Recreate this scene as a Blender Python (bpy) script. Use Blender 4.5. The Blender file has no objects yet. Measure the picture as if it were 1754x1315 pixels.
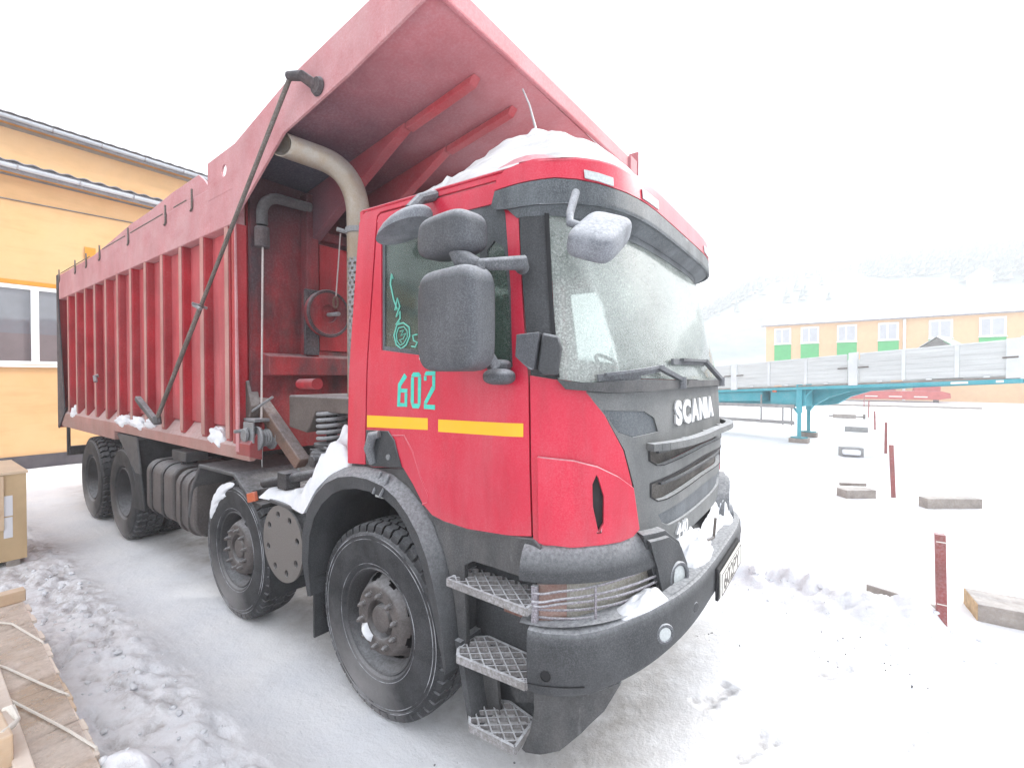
import bpy, bmesh, math, random
import numpy as np
from mathutils import Vector, Matrix
from mathutils.geometry import tessellate_polygon

random.seed(7)
rng = np.random.default_rng(7)
PI = math.pi
scene = bpy.context.scene
COL = scene.collection

# ------------------------------------------------------------------ camera
cd = bpy.data.cameras.new('camera')
cam = bpy.data.objects.new('camera', cd)
COL.objects.link(cam)
cam.location = (1.98, -2.94, 1.95)
cam.rotation_euler = (math.radians(90 - 0.77), 0, math.radians(35.82))
cd.sensor_width = 36
cd.lens = 16.01
cd.clip_start = 0.05
cd.clip_end = 3000
scene.camera = cam

# ------------------------------------------------------------------ sky and sun (bright overcast winter day)
SUN_EL, SUN_AZ = math.radians(34), math.radians(30)      # azimuth from +Y towards +X
world = bpy.data.worlds.new('World')
scene.world = world
world.use_nodes = True
wn = world.node_tree
wn.nodes.clear()
w_out = wn.nodes.new('ShaderNodeOutputWorld')
w_bg = wn.nodes.new('ShaderNodeBackground')
w_sky = wn.nodes.new('ShaderNodeTexSky')
w_sky.sky_type = 'NISHITA'
w_sky.sun_disc = False
w_sky.sun_elevation = SUN_EL
w_sky.sun_rotation = SUN_AZ
w_sky.air_density = 1.0
w_sky.dust_density = 4.0
w_hs = wn.nodes.new('ShaderNodeHueSaturation')
w_hs.inputs['Saturation'].default_value = 0.25
w_mix = wn.nodes.new('ShaderNodeMixRGB')                  # thin even cloud over the clear sky
w_mix.inputs['Fac'].default_value = 0.6
w_mix.inputs['Color2'].default_value = (7.4, 7.6, 8.0, 1)
wn.links.new(w_sky.outputs[0], w_hs.inputs['Color'])
wn.links.new(w_hs.outputs[0], w_mix.inputs['Color1'])
wn.links.new(w_mix.outputs[0], w_bg.inputs['Color'])
w_bg.inputs['Strength'].default_value = 0.11
wn.links.new(w_bg.outputs[0], w_out.inputs['Surface'])

sl = bpy.data.lights.new('sun', 'SUN')
sl.energy = 1.5
sl.angle = math.radians(12)
sl.color = (1.0, 0.965, 0.91)
sun = bpy.data.objects.new('sun', sl)
COL.objects.link(sun)
sd = Vector((math.sin(SUN_AZ) * math.cos(SUN_EL), math.cos(SUN_AZ) * math.cos(SUN_EL), math.sin(SUN_EL)))
sun.rotation_euler = sd.to_track_quat('Z', 'Y').to_euler()

scene.view_settings.view_transform = 'Standard'
scene.view_settings.look = 'None'
scene.view_settings.gamma = 1
scene.view_settings.use_curve_mapping = False
scene.view_settings.exposure = 1.35
scene.render.engine = 'CYCLES'
scene.cycles.use_denoising = True
scene.cycles.max_bounces = 8
scene.cycles.diffuse_bounces = 4
scene.cycles.transparent_max_bounces = 12
scene.cycles.volume_bounces = 2
scene.cycles.sample_clamp_indirect = 6

# ------------------------------------------------------------------ materials
def mat(name, base, rough=0.6, metal=0.0, var=0.12, vscale=3.0, dust=None, dust2=None, frost=None, bump=None, spec=0.4, stretch=(1, 1, 1), stain=None, low=None):
    """dust = (colour, amount, scale, lo, hi, stretch); frost = (speckle, on upward faces, scale)"""
    m = bpy.data.materials.new(name)
    m.use_nodes = True
    nt = m.node_tree
    N, L = nt.nodes, nt.links
    N.clear()
    out = N.new('ShaderNodeOutputMaterial')
    p = N.new('ShaderNodeBsdfPrincipled')
    L.new(p.outputs[0], out.inputs['Surface'])
    p.inputs['Metallic'].default_value = metal
    p.inputs['Specular IOR Level'].default_value = spec
    tc = N.new('ShaderNodeTexCoord')

    def nz(scale, detail=4, st=(1, 1, 1), rg=0.6):
        mp = N.new('ShaderNodeMapping')
        mp.inputs['Scale'].default_value = st
        L.new(tc.outputs['Object'], mp.inputs['Vector'])
        n = N.new('ShaderNodeTexNoise')
        n.inputs['Scale'].default_value = scale
        n.inputs['Detail'].default_value = detail
        n.inputs['Roughness'].default_value = rg
        L.new(mp.outputs[0], n.inputs['Vector'])
        return n.outputs['Fac']

    def rng_(src, lo, hi, a=0.0, b=1.0):
        r = N.new('ShaderNodeMapRange')
        r.inputs['From Min'].default_value = lo
        r.inputs['From Max'].default_value = hi
        r.inputs['To Min'].default_value = a
        r.inputs['To Max'].default_value = b
        L.new(src, r.inputs['Value'])
        return r.outputs['Result']

    def mixc(f, a, b):
        x = N.new('ShaderNodeMixRGB')
        L.new(f, x.inputs['Fac'])
        if isinstance(a, tuple): x.inputs['Color1'].default_value = (*a, 1)
        else: L.new(a, x.inputs['Color1'])
        if isinstance(b, tuple): x.inputs['Color2'].default_value = (*b, 1)
        else: L.new(b, x.inputs['Color2'])
        return x.outputs[0]

    def mth(op, a, b):
        x = N.new('ShaderNodeMath')
        x.operation = op
        for k, q in enumerate((a, b)):
            if isinstance(q, (int, float)): x.inputs[k].default_value = q
            else: L.new(q, x.inputs[k])
        return x.outputs[0]

    lo = tuple(c * (1 - var) for c in base)
    hi = tuple(min(1, c * (1 + var)) for c in base)
    col = mixc(rng_(nz(vscale, 5, stretch), 0.3, 0.7), lo, hi)
    rg = None
    for d in (dust, dust2):
        if d:
            dc, amt, sc, dlo, dhi, st = d
            f = rng_(nz(sc, 6, st, 0.65), dlo, dhi, 0, amt)
            col = mixc(f, col, dc)
    if stain:
        sc0, sr, scol, sa = stain
        vm = N.new('ShaderNodeVectorMath'); vm.operation = 'DISTANCE'
        vm.inputs[1].default_value = sc0
        L.new(tc.outputs['Object'], vm.inputs[0])
        dd = mth('ADD', vm.outputs['Value'], mth('MULTIPLY', nz(1.6, 5), 0.9))
        col = mixc(rng_(dd, sr + 0.75, sr * 0.25 + 0.4, 0, sa), col, scol)
    if low:
        l0, l1, lcol, la = low
        sp0 = N.new('ShaderNodeSeparateXYZ')
        L.new(tc.outputs['Object'], sp0.inputs[0])
        zz = mth('ADD', sp0.outputs['Z'], mth('MULTIPLY', nz(3.0, 5, (1, 1, 0.4)), 1.0))
        col = mixc(rng_(zz, l1, l0 + 0.3, 0, la), col, lcol)
    if frost:
        amt, up, fs = frost
        f1 = rng_(nz(fs, 3, (1, 1, 1), 0.7), 0.42, 0.72, 0, amt)
        f1b = rng_(nz(3.0, 4), 0.3, 0.7, 0.35, 1.0)
        f1 = mth('MULTIPLY', f1, f1b)
        geo = N.new('ShaderNodeNewGeometry')
        sp = N.new('ShaderNodeSeparateXYZ')
        L.new(geo.outputs['Normal'], sp.inputs[0])
        f2 = rng_(sp.outputs['Z'], 0.15, 0.95, 0, up)
        f2 = mth('MULTIPLY', f2, rng_(nz(fs * 0.35, 5, (1, 1, 1), 0.75), 0.3, 0.62, 0.35, 1.0))
        f = mth('MINIMUM', mth('ADD', f1, f2), 1.0)
        col = mixc(f, col, (0.78, 0.80, 0.84))
        rg = rng_(f, 0, 1, rough, 0.9)
    L.new(col, p.inputs['Base Color'])
    if rg is not None: L.new(rg, p.inputs['Roughness'])
    else: p.inputs['Roughness'].default_value = rough
    if bump:
        sc, stn = bump[:2]
        b = N.new('ShaderNodeBump')
        b.inputs['Strength'].default_value = stn
        b.inputs['Distance'].default_value = bump[2] if len(bump) > 2 else 0.01
        L.new(nz(sc, 6, bump[3] if len(bump) > 3 else (1, 1, 1)), b.inputs['Height'])
        L.new(b.outputs[0], p.inputs['Normal'])
    return m

FROST = (0.75, 0.77, 0.8)
M = {}
M['cab_red'] = mat('cab_red', (0.52, 0.012, 0.042), 0.30, var=0.08, vscale=1.5, dust=((0.52, 0.15, 0.18), 0.45, 3, 0.45, 0.8, (1, 1, 0.3)), dust2=((0.32, 0.02, 0.035), 0.4, 8, 0.5, 0.75, (1, 1, 0.2)), frost=(0.07, 0.55, 140), bump=(40, 0.03), low=(1.05, 1.75, (0.36, 0.16, 0.165), 0.45))
M['bed_red'] = mat('bed_red', (0.38, 0.012, 0.022), 0.5, var=0.25, dust=((0.36, 0.10, 0.10), 0.5, 2.2, 0.45, 0.75, (1, 1, 0.25)), dust2=((0.11, 0.022, 0.028), 0.65, 4, 0.45, 0.75, (1.5, 1, 0.15)), frost=(0.05, 0.35, 70), bump=(25, 0.12), low=(1.35, 2.3, (0.17, 0.095, 0.085), 0.7))
M['bed_dusty_veil'] = mat('bed_dusty_veil', (0.45, 0.185, 0.195), 0.75, var=0.12, dust=((0.52, 0.34, 0.345), 0.6, 2.5, 0.38, 0.72, (1, 1, 0.6)), dust2=((0.34, 0.06, 0.07), 0.4, 8, 0.55, 0.8, (0.4, 1, 1.0)), frost=(0.16, 0.5, 70), bump=(20, 0.1))  # dusty pink, paled further: veiling glow of the sky put into the colour
M['rib_tan'] = mat('rib_tan', (0.40, 0.17, 0.15), 0.75, var=0.2, dust=((0.42, 0.27, 0.24), 0.7, 4, 0.38, 0.72, (1, 1, 0.3)), frost=(0.12, 0.4, 80), low=(1.35, 2.2, (0.24, 0.16, 0.135), 0.7))
M['canopy_red'] = mat('canopy_red', (0.45, 0.115, 0.13), 0.65, var=0.12, dust=((0.48, 0.25, 0.27), 0.65, 1.2, 0.36, 0.70, (1, 1, 1)), dust2=((0.34, 0.04, 0.05), 0.45, 2.5, 0.48, 0.75, (1, 1, 1)), frost=(0.10, 0.4, 60), bump=(18, 0.08), stain=((-1.75, -1.05, 3.6), 1.7, (0.04, 0.05, 0.07), 0.97))  # red paled by the sky's veiling glow, put into the colour
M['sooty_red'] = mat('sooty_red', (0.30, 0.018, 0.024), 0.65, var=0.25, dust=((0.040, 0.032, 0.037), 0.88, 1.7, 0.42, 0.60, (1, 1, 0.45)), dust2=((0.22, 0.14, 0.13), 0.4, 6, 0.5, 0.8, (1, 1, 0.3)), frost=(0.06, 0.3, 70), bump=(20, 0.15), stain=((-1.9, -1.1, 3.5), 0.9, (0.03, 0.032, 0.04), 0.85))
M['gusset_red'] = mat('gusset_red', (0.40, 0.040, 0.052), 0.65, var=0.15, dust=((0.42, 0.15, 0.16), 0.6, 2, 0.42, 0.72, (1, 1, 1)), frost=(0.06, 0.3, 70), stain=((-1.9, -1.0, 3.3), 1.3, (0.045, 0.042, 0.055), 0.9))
M['soot'] = mat('soot', (0.05, 0.045, 0.05), 0.85, var=0.3, dust=((0.16, 0.10, 0.09), 0.6, 4, 0.5, 0.8, (1, 1, 1)), frost=(0.1, 0.35, 60))
M['plastic'] = mat('plastic', (0.024, 0.026, 0.029), 0.6, var=0.2, dust=((0.085, 0.087, 0.092), 0.6, 4, 0.38, 0.78, (1, 1, 0.5)), frost=(0.08, 0.5, 150), bump=(90, 0.08))
M['plastic_dusty'] = mat('plastic_dusty', (0.040, 0.041, 0.043), 0.75, var=0.2, dust=((0.125, 0.12, 0.118), 0.7, 5, 0.38, 0.72, (1, 1, 0.4)), dust2=((0.4, 0.4, 0.4), 0.3, 14, 0.62, 0.8, (1, 1, 0.25)), frost=(0.08, 0.4, 130), bump=(60, 0.1))
M['plastic_frost'] = mat('plastic_frost', (0.065, 0.068, 0.075), 0.75, var=0.15, dust=((0.18, 0.19, 0.205), 0.6, 5, 0.35, 0.7, (1, 1, 0.5)), frost=(0.22, 0.7, 150), bump=(120, 0.2))
M['grille_grey'] = mat('grille_grey', (0.105, 0.11, 0.11), 0.7, var=0.15, dust=((0.20, 0.20, 0.195), 0.6, 5, 0.4, 0.75, (1, 1, 0.5)), frost=(0.12, 0.6, 150), bump=(70, 0.1))
M['visor_dark'] = mat('visor_dark', (0.045, 0.053, 0.06), 0.55, var=0.15, dust=((0.16, 0.18, 0.195), 0.6, 6, 0.4, 0.75, (1, 1, 0.3)), frost=(0.16, 0.5, 150))
M['dark'] = mat('dark', (0.018, 0.018, 0.02), 0.8, var=0.3)
M['chassis'] = mat('chassis', (0.024, 0.023, 0.025), 0.8, var=0.3, dust=((0.085, 0.075, 0.07), 0.7, 5, 0.4, 0.75, (1, 1, 1)), frost=(0.08, 0.4, 70))
M['fender_grey'] = mat('fender_grey', (0.05, 0.05, 0.053), 0.7, var=0.2, dust=((0.125, 0.122, 0.122), 0.7, 3, 0.35, 0.75, (1, 1, 1)), frost=(0.07, 0.35, 80))
M['tank'] = mat('tank', (0.06, 0.052, 0.05), 0.75, var=0.25, dust=((0.13, 0.112, 0.105), 0.8, 3, 0.35, 0.7, (1, 1, 0.5)), frost=(0.07, 0.35, 80), bump=(30, 0.1))
M['rubber'] = mat('rubber', (0.017, 0.018, 0.020), 0.8, var=0.25, dust=((0.062, 0.063, 0.068), 0.75, 7, 0.38, 0.78, (1, 1, 1)), dust2=((0.5, 0.51, 0.55), 0.6, 60, 0.70, 0.8, (1, 1, 1)), frost=(0.06, 0.25, 150), bump=(50, 0.1), stain=((-0.22, -0.16, -0.46), 0.16, (0.34, 0.33, 0.33), 0.8))
M['sidewall_frost'] = mat('sidewall_frost', (0.05, 0.05, 0.055), 0.8, var=0.2, dust=((0.5, 0.51, 0.54), 0.9, 5, 0.42, 0.6, (1, 1, 1)))
M['rubber_groove'] = mat('rubber_groove', (0.016, 0.016, 0.018), 0.9, var=0.2)
M['hub'] = mat('hub', (0.075, 0.065, 0.062), 0.75, var=0.25, dust=((0.15, 0.13, 0.12), 0.8, 9, 0.38, 0.72, (1, 1, 1)), dust2=((0.04, 0.035, 0.035), 0.6, 14, 0.5, 0.75, (1, 1, 1)), frost=(0.08, 0.35, 100), bump=(60, 0.15))
M['hub_edge'] = mat('hub_edge', (0.035, 0.034, 0.036), 0.7, var=0.2, frost=(0.08, 0.3, 100))
M['tan_plate'] = mat('tan_plate', (0.165, 0.15, 0.14), 0.7, var=0.12, dust=((0.10, 0.09, 0.085), 0.6, 3, 0.4, 0.75, (1, 1, 1)), frost=(0.06, 0.3, 100))
M['steel'] = mat('steel', (0.30, 0.275, 0.24), 0.5, 0.5, var=0.15, dust=((0.27, 0.20, 0.13), 0.85, 4, 0.38, 0.66, (1, 1, 1)), frost=(0.10, 0.35, 80), bump=(30, 0.1))
M['galv'] = mat('galv', (0.20, 0.205, 0.21), 0.6, 0.3, var=0.15, frost=(0.25, 0.55, 90))
M['grating'] = mat('grating', (0.20, 0.19, 0.19), 0.7, 0.0, var=0.15, dust=((0.16, 0.145, 0.13), 0.5, 9, 0.4, 0.7, (1, 1, 1)), frost=(0.45, 0.8, 60))
M['rust_brown'] = mat('rust_brown', (0.15, 0.085, 0.06), 0.8, var=0.3, dust=((0.04, 0.035, 0.035), 0.8, 4, 0.45, 0.65, (1, 1, 1)), frost=(0.1, 0.35, 90))
M['bracket_brown'] = mat('bracket_brown', (0.09, 0.07, 0.062), 0.8, var=0.2, dust=((0.15, 0.125, 0.11), 0.6, 4, 0.4, 0.7, (1, 1, 1)), frost=(0.07, 0.6, 60))
M['rod'] = mat('rod', (0.11, 0.09, 0.075), 0.7, var=0.25, frost=(0.2, 0.4, 90))
M['teal_paint'] = mat('teal_paint', (0.05, 0.50, 0.40), 0.6, var=0.1, frost=(0.1, 0.2, 90))
M['teal_line'] = mat('teal_line', (0.16, 0.52, 0.42), 0.7, var=0.1)
M['yellow_tape'] = mat('yellow_tape', (0.80, 0.43, 0.015), 0.4, var=0.06, dust=((0.6, 0.35, 0.1), 0.3, 6, 0.5, 0.8, (1, 1, 1)))
M['orange_lens'] = mat('orange_lens', (0.55, 0.10, 0.025), 0.3, var=0.1, frost=(0.2, 0.4, 90))
M['brown_lens'] = mat('brown_lens', (0.16, 0.07, 0.05), 0.4, var=0.1, frost=(0.15, 0.4, 90))
M['lens_tan'] = mat('lens_tan', (0.30, 0.285, 0.245), 0.25, var=0.15, dust=((0.16, 0.14, 0.12), 0.5, 6, 0.4, 0.7, (1, 1, 0.3)), frost=(0.15, 0.3, 100))
M['lens_red'] = mat('lens_red', (0.22, 0.115, 0.09), 0.3, var=0.15, dust=((0.24, 0.2, 0.17), 0.5, 6, 0.4, 0.7, (1, 1, 0.3)), frost=(0.15, 0.3, 100))
M['lens_white'] = mat('lens_white', (0.42, 0.45, 0.45), 0.35, var=0.1, frost=(0.5, 0.5, 90))
M['letters'] = mat('letters', (0.72, 0.73, 0.74), 0.35, 0.2, var=0.06, frost=(0.1, 0.2, 90))
M['plate_white'] = mat('plate_white', (0.72, 0.71, 0.66), 0.5, var=0.06, dust=((0.4, 0.36, 0.3), 0.5, 14, 0.45, 0.75, (1, 1, 1)))
M['plate_ink'] = mat('plate_ink', (0.10, 0.09, 0.085), 0.6, var=0.1)
M['mirror_back'] = mat('mirror_back', (0.046, 0.049, 0.056), 0.6, var=0.12, dust=((0.10, 0.106, 0.12), 0.6, 8, 0.4, 0.75, (1, 1, 0.25)), frost=(0.14, 0.75, 170), bump=(160, 0.25, 0.004))
M['mirror_white'] = mat('mirror_white', (0.11, 0.118, 0.135), 0.8, var=0.12, dust=((0.28, 0.295, 0.32), 0.6, 8, 0.35, 0.7, (1, 1, 1)), frost=(0.25, 0.8, 170), bump=(150, 0.25, 0.004))
M['cab_inside'] = mat('cab_inside', (0.50, 0.52, 0.50), 0.85, var=0.15)
M['seat_cloth'] = mat('seat_cloth', (0.10, 0.105, 0.11), 0.9, var=0.2)
M['wire'] = mat('wire', (0.16, 0.14, 0.16), 0.6, var=0.2, frost=(0.5, 0.8, 120))
M['cable'] = mat('cable', (0.42, 0.37, 0.35), 0.6, var=0.1, frost=(0.4, 0.4, 80))
M['orange_wall'] = mat('orange_wall', (0.64, 0.385, 0.18), 0.9, var=0.05, dust=((0.68, 0.45, 0.25), 0.6, 0.5, 0.4, 0.7, (1, 1, 1)), dust2=((0.38, 0.22, 0.10), 0.45, 2.0, 0.50, 0.8, (1, 0.3, 2.0)), bump=(12, 0.1))
M['orange_dark'] = mat('orange_dark', (0.56, 0.25, 0.03), 0.9, var=0.08)
M['plinth'] = mat('plinth', (0.05, 0.045, 0.055), 0.9, var=0.15, dust=((0.16, 0.15, 0.16), 0.5, 2, 0.45, 0.75, (1, 1, 1)))
M['white_pvc'] = mat('white_pvc', (0.80, 0.81, 0.82), 0.5, var=0.03)
M['slate'] = mat('slate', (0.20, 0.19, 0.21), 0.8, var=0.2, dust=((0.34, 0.33, 0.34), 0.6, 5, 0.4, 0.7, (1, 1, 1)), frost=(0.2, 0.2, 30))
M['zinc'] = mat('zinc', (0.50, 0.53, 0.57), 0.5, 0.2, var=0.08, frost=(0.2, 0.3, 20))
M['orange_far'] = mat('orange_far', (0.70, 0.48, 0.28), 0.9, var=0.06, dust=((0.70, 0.42, 0.23), 0.5, 0.25, 0.4, 0.7, (1, 1, 3)), dust2=((0.45, 0.30, 0.18), 0.35, 1.2, 0.55, 0.8, (1, 1, 0.3)))
M['green_far'] = mat('green_far', (0.06, 0.42, 0.13), 0.8, var=0.08)
M['trailer_board'] = mat('trailer_board', (0.56, 0.585, 0.58), 0.8, var=0.08, dust=((0.38, 0.40, 0.40), 0.6, 2.5, 0.45, 0.75, (0.2, 0.2, 3)), frost=(0.2, 0.5, 40), stretch=(0.3, 0.3, 4))
M['trailer_steel'] = mat('trailer_steel', (0.60, 0.63, 0.635), 0.7, var=0.08, frost=(0.3, 0.5, 40))
M['trailer_teal'] = mat('trailer_teal', (0.04, 0.36, 0.43), 0.6, var=0.12, dust=((0.12, 0.30, 0.34), 0.5, 3, 0.4, 0.7, (1, 1, 1)), frost=(0.15, 0.4, 40))
M['trailer_red'] = mat('trailer_red', (0.50, 0.07, 0.06), 0.7, var=0.12, frost=(0.2, 0.5, 40))
M['tape_white'] = mat('tape_white', (0.8, 0.78, 0.72), 0.5, var=0.05)
M['post_red'] = mat('post_red', (0.30, 0.085, 0.08), 0.8, var=0.2, dust=((0.22, 0.12, 0.10), 0.6, 12, 0.4, 0.7, (1, 1, 0.4)), frost=(0.2, 0.3, 60))
M['wood_grey'] = mat('wood_grey', (0.30, 0.265, 0.235), 0.9, var=0.22, vscale=6, dust=((0.16, 0.135, 0.12), 0.6, 9, 0.45, 0.7, (0.15, 1, 1)), frost=(0.15, 0.25, 40), bump=(30, 0.3, 0.01, (0.15, 1, 1)))
M['wood_end'] = mat('wood_end', (0.47, 0.33, 0.19), 0.9, var=0.22, vscale=20, dust=((0.25, 0.15, 0.08), 0.6, 14, 0.5, 0.75, (1, 1, 1)), bump=(40, 0.3))
M['concrete_grey'] = mat('concrete_grey', (0.30, 0.30, 0.295), 0.9, var=0.15, dust=((0.17, 0.165, 0.16), 0.6, 5, 0.4, 0.7, (1, 1, 1)), frost=(0.2, 0.3, 40))
M['board_new'] = mat('board_new', (0.63, 0.47, 0.32), 0.8, var=0.12, vscale=5, dust=((0.46, 0.30, 0.18), 0.6, 6, 0.45, 0.75, (4, 0.25, 1)), frost=(0.1, 0.15, 50),
                     bump=(25, 0.25, 0.01, (4, 0.3, 1)))
M['board_pale'] = mat('board_pale', (0.74, 0.65, 0.57), 0.8, var=0.06, vscale=5, dust=((0.64, 0.53, 0.43), 0.5, 6, 0.45, 0.75, (4, 0.25, 1)), bump=(25, 0.25, 0.01, (4, 0.3, 1)))
M['crate_board'] = mat('crate_board', (0.56, 0.41, 0.24), 0.85, var=0.10, vscale=3, dust=((0.44, 0.30, 0.16), 0.6, 4, 0.45, 0.75, (1, 1, 0.3)), bump=(30, 0.1))
M['crate_top'] = mat('crate_top', (0.66, 0.52, 0.37), 0.85, var=0.06)
M['paper'] = mat('paper', (0.74, 0.75, 0.78), 0.8, var=0.04)
M['rope'] = mat('rope', (0.72, 0.68, 0.62), 0.8, var=0.1)
M['bark'] = mat('bark', (0.07, 0.06, 0.05), 0.9)
M['needle'] = mat('needle', (0.05, 0.075, 0.06), 0.9, var=0.3, frost=(0.3, 0.5, 2))
M['house_white'] = mat('house_white', (0.7, 0.7, 0.68), 0.9, var=0.04)

def snow_mat(name, dirty):
    m = bpy.data.materials.new(name)
    m.use_nodes = True
    nt = m.node_tree
    N, L = nt.nodes, nt.links
    p = N['Principled BSDF']
    p.inputs['Roughness'].default_value = 0.85
    p.inputs['Specular IOR Level'].default_value = 0.25
    tc = N.new('ShaderNodeTexCoord')
    def nz(s, d=6, r=0.6):
        n = N.new('ShaderNodeTexNoise')
        n.inputs['Scale'].default_value = s
        n.inputs['Detail'].default_value = d
        n.inputs['Roughness'].default_value = r
        L.new(tc.outputs['Object'], n.inputs['Vector'])
        return n.outputs['Fac']
    def mr(src, a, b, c, d):
        r = N.new('ShaderNodeMapRange')
        for k, v in zip(('From Min', 'From Max', 'To Min', 'To Max'), (a, b, c, d)): r.inputs[k].default_value = v
        L.new(src, r.inputs['Value'])
        return r.outputs['Result']
    def mix(f, a, b):
        x = N.new('ShaderNodeMixRGB')
        L.new(f, x.inputs['Fac'])
        for k, q in (('Color1', a), ('Color2', b)):
            if isinstance(q, tuple): x.inputs[k].default_value = (*q, 1)
            else: L.new(q, x.inputs[k])
        return x.outputs[0]
    ca, cb_ = ((0.79, 0.81, 0.855), (0.88, 0.885, 0.905)) if dirty else ((0.66, 0.68, 0.72), (0.82, 0.83, 0.85))
    col = mix(mr(nz(2.0 if dirty else 7.0), 0.3, 0.7, 0, 1), ca, cb_)
    if dirty:
        at = N.new('ShaderNodeAttribute')
        at.attribute_name = 'packed'
        ad = N.new('ShaderNodeMath'); ad.operation = 'MULTIPLY'
        L.new(at.outputs['Fac'], ad.inputs[0])
        L.new(mr(nz(2.6, 8, 0.7), 0.32, 0.62, 0.15, 1.0), ad.inputs[1])
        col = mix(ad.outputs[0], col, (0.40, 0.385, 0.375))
        col = mix(mr(nz(1.1, 8, 0.72), 0.54, 0.78, 0, 0.45), col, (0.55, 0.535, 0.54))
        at2 = N.new('ShaderNodeAttribute')
        at2.attribute_name = 'grime_shade'
        ad2 = N.new('ShaderNodeMath'); ad2.operation = 'MULTIPLY'
        L.new(at2.outputs['Fac'], ad2.inputs[0])
        L.new(mr(nz(9, 6, 0.75), 0.42, 0.62, 0.1, 1.0), ad2.inputs[1])
        col = mix(ad2.outputs[0], col, (0.46, 0.435, 0.43))  # dirt tone, also the painted shade of dents, tracks and prints
        col = mix(mr(nz(55, 2, 0.5), 0.74, 0.80, 0, 0.5), col, (0.25, 0.22, 0.2))
    L.new(col, p.inputs['Base Color'])
    b = N.new('ShaderNodeBump')
    b.inputs['Strength'].default_value = 0.65 if dirty else 0.35
    b.inputs['Distance'].default_value = 0.02
    ad = N.new('ShaderNodeMath'); ad.operation = 'ADD'
    L.new(nz(14, 8, 0.65), ad.inputs[0]); L.new(mr(nz(70, 4, 0.7), 0, 1, 0, 0.3), ad.inputs[1])
    L.new(ad.outputs[0], b.inputs['Height'])
    L.new(b.outputs[0], p.inputs['Normal'])
    return m
M['snow_ground'] = snow_mat('snow_ground', True)
M['snow'] = snow_mat('snow', False)

M['snow_layered'] = mat('snow_layered', (0.70, 0.71, 0.72), 0.9, var=0.12, vscale=5, dust=((0.50, 0.50, 0.50), 0.75, 2.2, 0.46, 0.66, (0.35, 1, 5.5)), dust2=((0.80, 0.81, 0.83), 0.8, 6, 0.45, 0.65, (0.5, 1, 4)), bump=(26, 0.5, 0.02))

def frosted_glass(name, tint, frost, lo, hi, scale, rough=0.05, fcol=(0.62, 0.70, 0.66)):
    m = bpy.data.materials.new(name)
    m.use_nodes = True
    nt = m.node_tree
    N, L = nt.nodes, nt.links
    N.clear()
    out = N.new('ShaderNodeOutputMaterial')
    tr = N.new('ShaderNodeBsdfTransparent'); tr.inputs[0].default_value = (*tint, 1)
    gl = N.new('ShaderNodeBsdfGlossy'); gl.inputs['Roughness'].default_value = rough
    fr = N.new('ShaderNodeFresnel'); fr.inputs['IOR'].default_value = 1.5
    m1 = N.new('ShaderNodeMixShader')
    L.new(fr.outputs[0], m1.inputs[0]); L.new(tr.outputs[0], m1.inputs[1]); L.new(gl.outputs[0], m1.inputs[2])
    df = N.new('ShaderNodeBsdfDiffuse'); df.inputs[0].default_value = (*fcol, 1)
    tl = N.new('ShaderNodeBsdfTranslucent'); tl.inputs[0].default_value = (*fcol, 1)
    m2 = N.new('ShaderNodeMixShader'); m2.inputs[0].default_value = 0.55
    L.new(df.outputs[0], m2.inputs[1]); L.new(tl.outputs[0], m2.inputs[2])
    tc = N.new('ShaderNodeTexCoord')
    n1 = N.new('ShaderNodeTexNoise'); n1.inputs['Scale'].default_value = scale; n1.inputs['Detail'].default_value = 6; n1.inputs['Roughness'].default_value = 0.7
    n2 = N.new('ShaderNodeTexNoise'); n2.inputs['Scale'].default_value = 2.2; n2.inputs['Detail'].default_value = 4
    L.new(tc.outputs['Object'], n1.inputs[0]); L.new(tc.outputs['Object'], n2.inputs[0])
    r1 = N.new('ShaderNodeMapRange'); r2 = N.new('ShaderNodeMapRange')
    for r, a, b, c, d in ((r1, 0.4, 0.65, 0.3, 1.0), (r2, 0.3, 0.7, lo, hi)):
        for k, v in zip(('From Min', 'From Max', 'To Min', 'To Max'), (a, b, c, d)): r.inputs[k].default_value = v
    L.new(n1.outputs[0], r1.inputs[0]); L.new(n2.outputs[0], r2.inputs[0])
    mu = N.new('ShaderNodeMath'); mu.operation = 'MULTIPLY'
    L.new(r1.outputs[0], mu.inputs[0]); L.new(r2.outputs[0], mu.inputs[1])
    m3 = N.new('ShaderNodeMixShader')
    L.new(mu.outputs[0], m3.inputs[0]); L.new(m1.outputs[0], m3.inputs[1]); L.new(m2.outputs[0], m3.inputs[2])
    L.new(m3.outputs[0], out.inputs['Surface'])
    return m
M['windshield'] = frosted_glass('windshield', (0.93, 0.97, 0.95), 1, 0.30, 0.80, 110, fcol=(0.92, 0.97, 0.94))
M['door_glass'] = frosted_glass('door_glass', (0.42, 0.55, 0.50), 1, 0.16, 0.55, 150, fcol=(0.50, 0.57, 0.53))
M['clear_glass'] = frosted_glass('clear_glass', (0.95, 0.98, 0.97), 1, 0.05, 0.2, 60)
M['mirror_glass'] = mat('mirror_glass', (0.6, 0.62, 0.65), 0.15, 1.0)

def window_glass(name, base, rough):
    m = mat(name, base, rough, 0.0, var=0.1, spec=0.9)
    return m
M['pane_dark'] = window_glass('pane_dark', (0.17, 0.18, 0.20), 0.06)
M['pane_far'] = window_glass('pane_far', (0.42, 0.44, 0.47), 0.25)
M['pane_brown'] = mat('pane_brown', (0.16, 0.13, 0.135), 0.8, var=0.1)
M['film'] = frosted_glass('film', (0.97, 0.96, 0.95), 1, 0.62, 0.82, 6, 0.25, (0.88, 0.83, 0.79))

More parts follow.
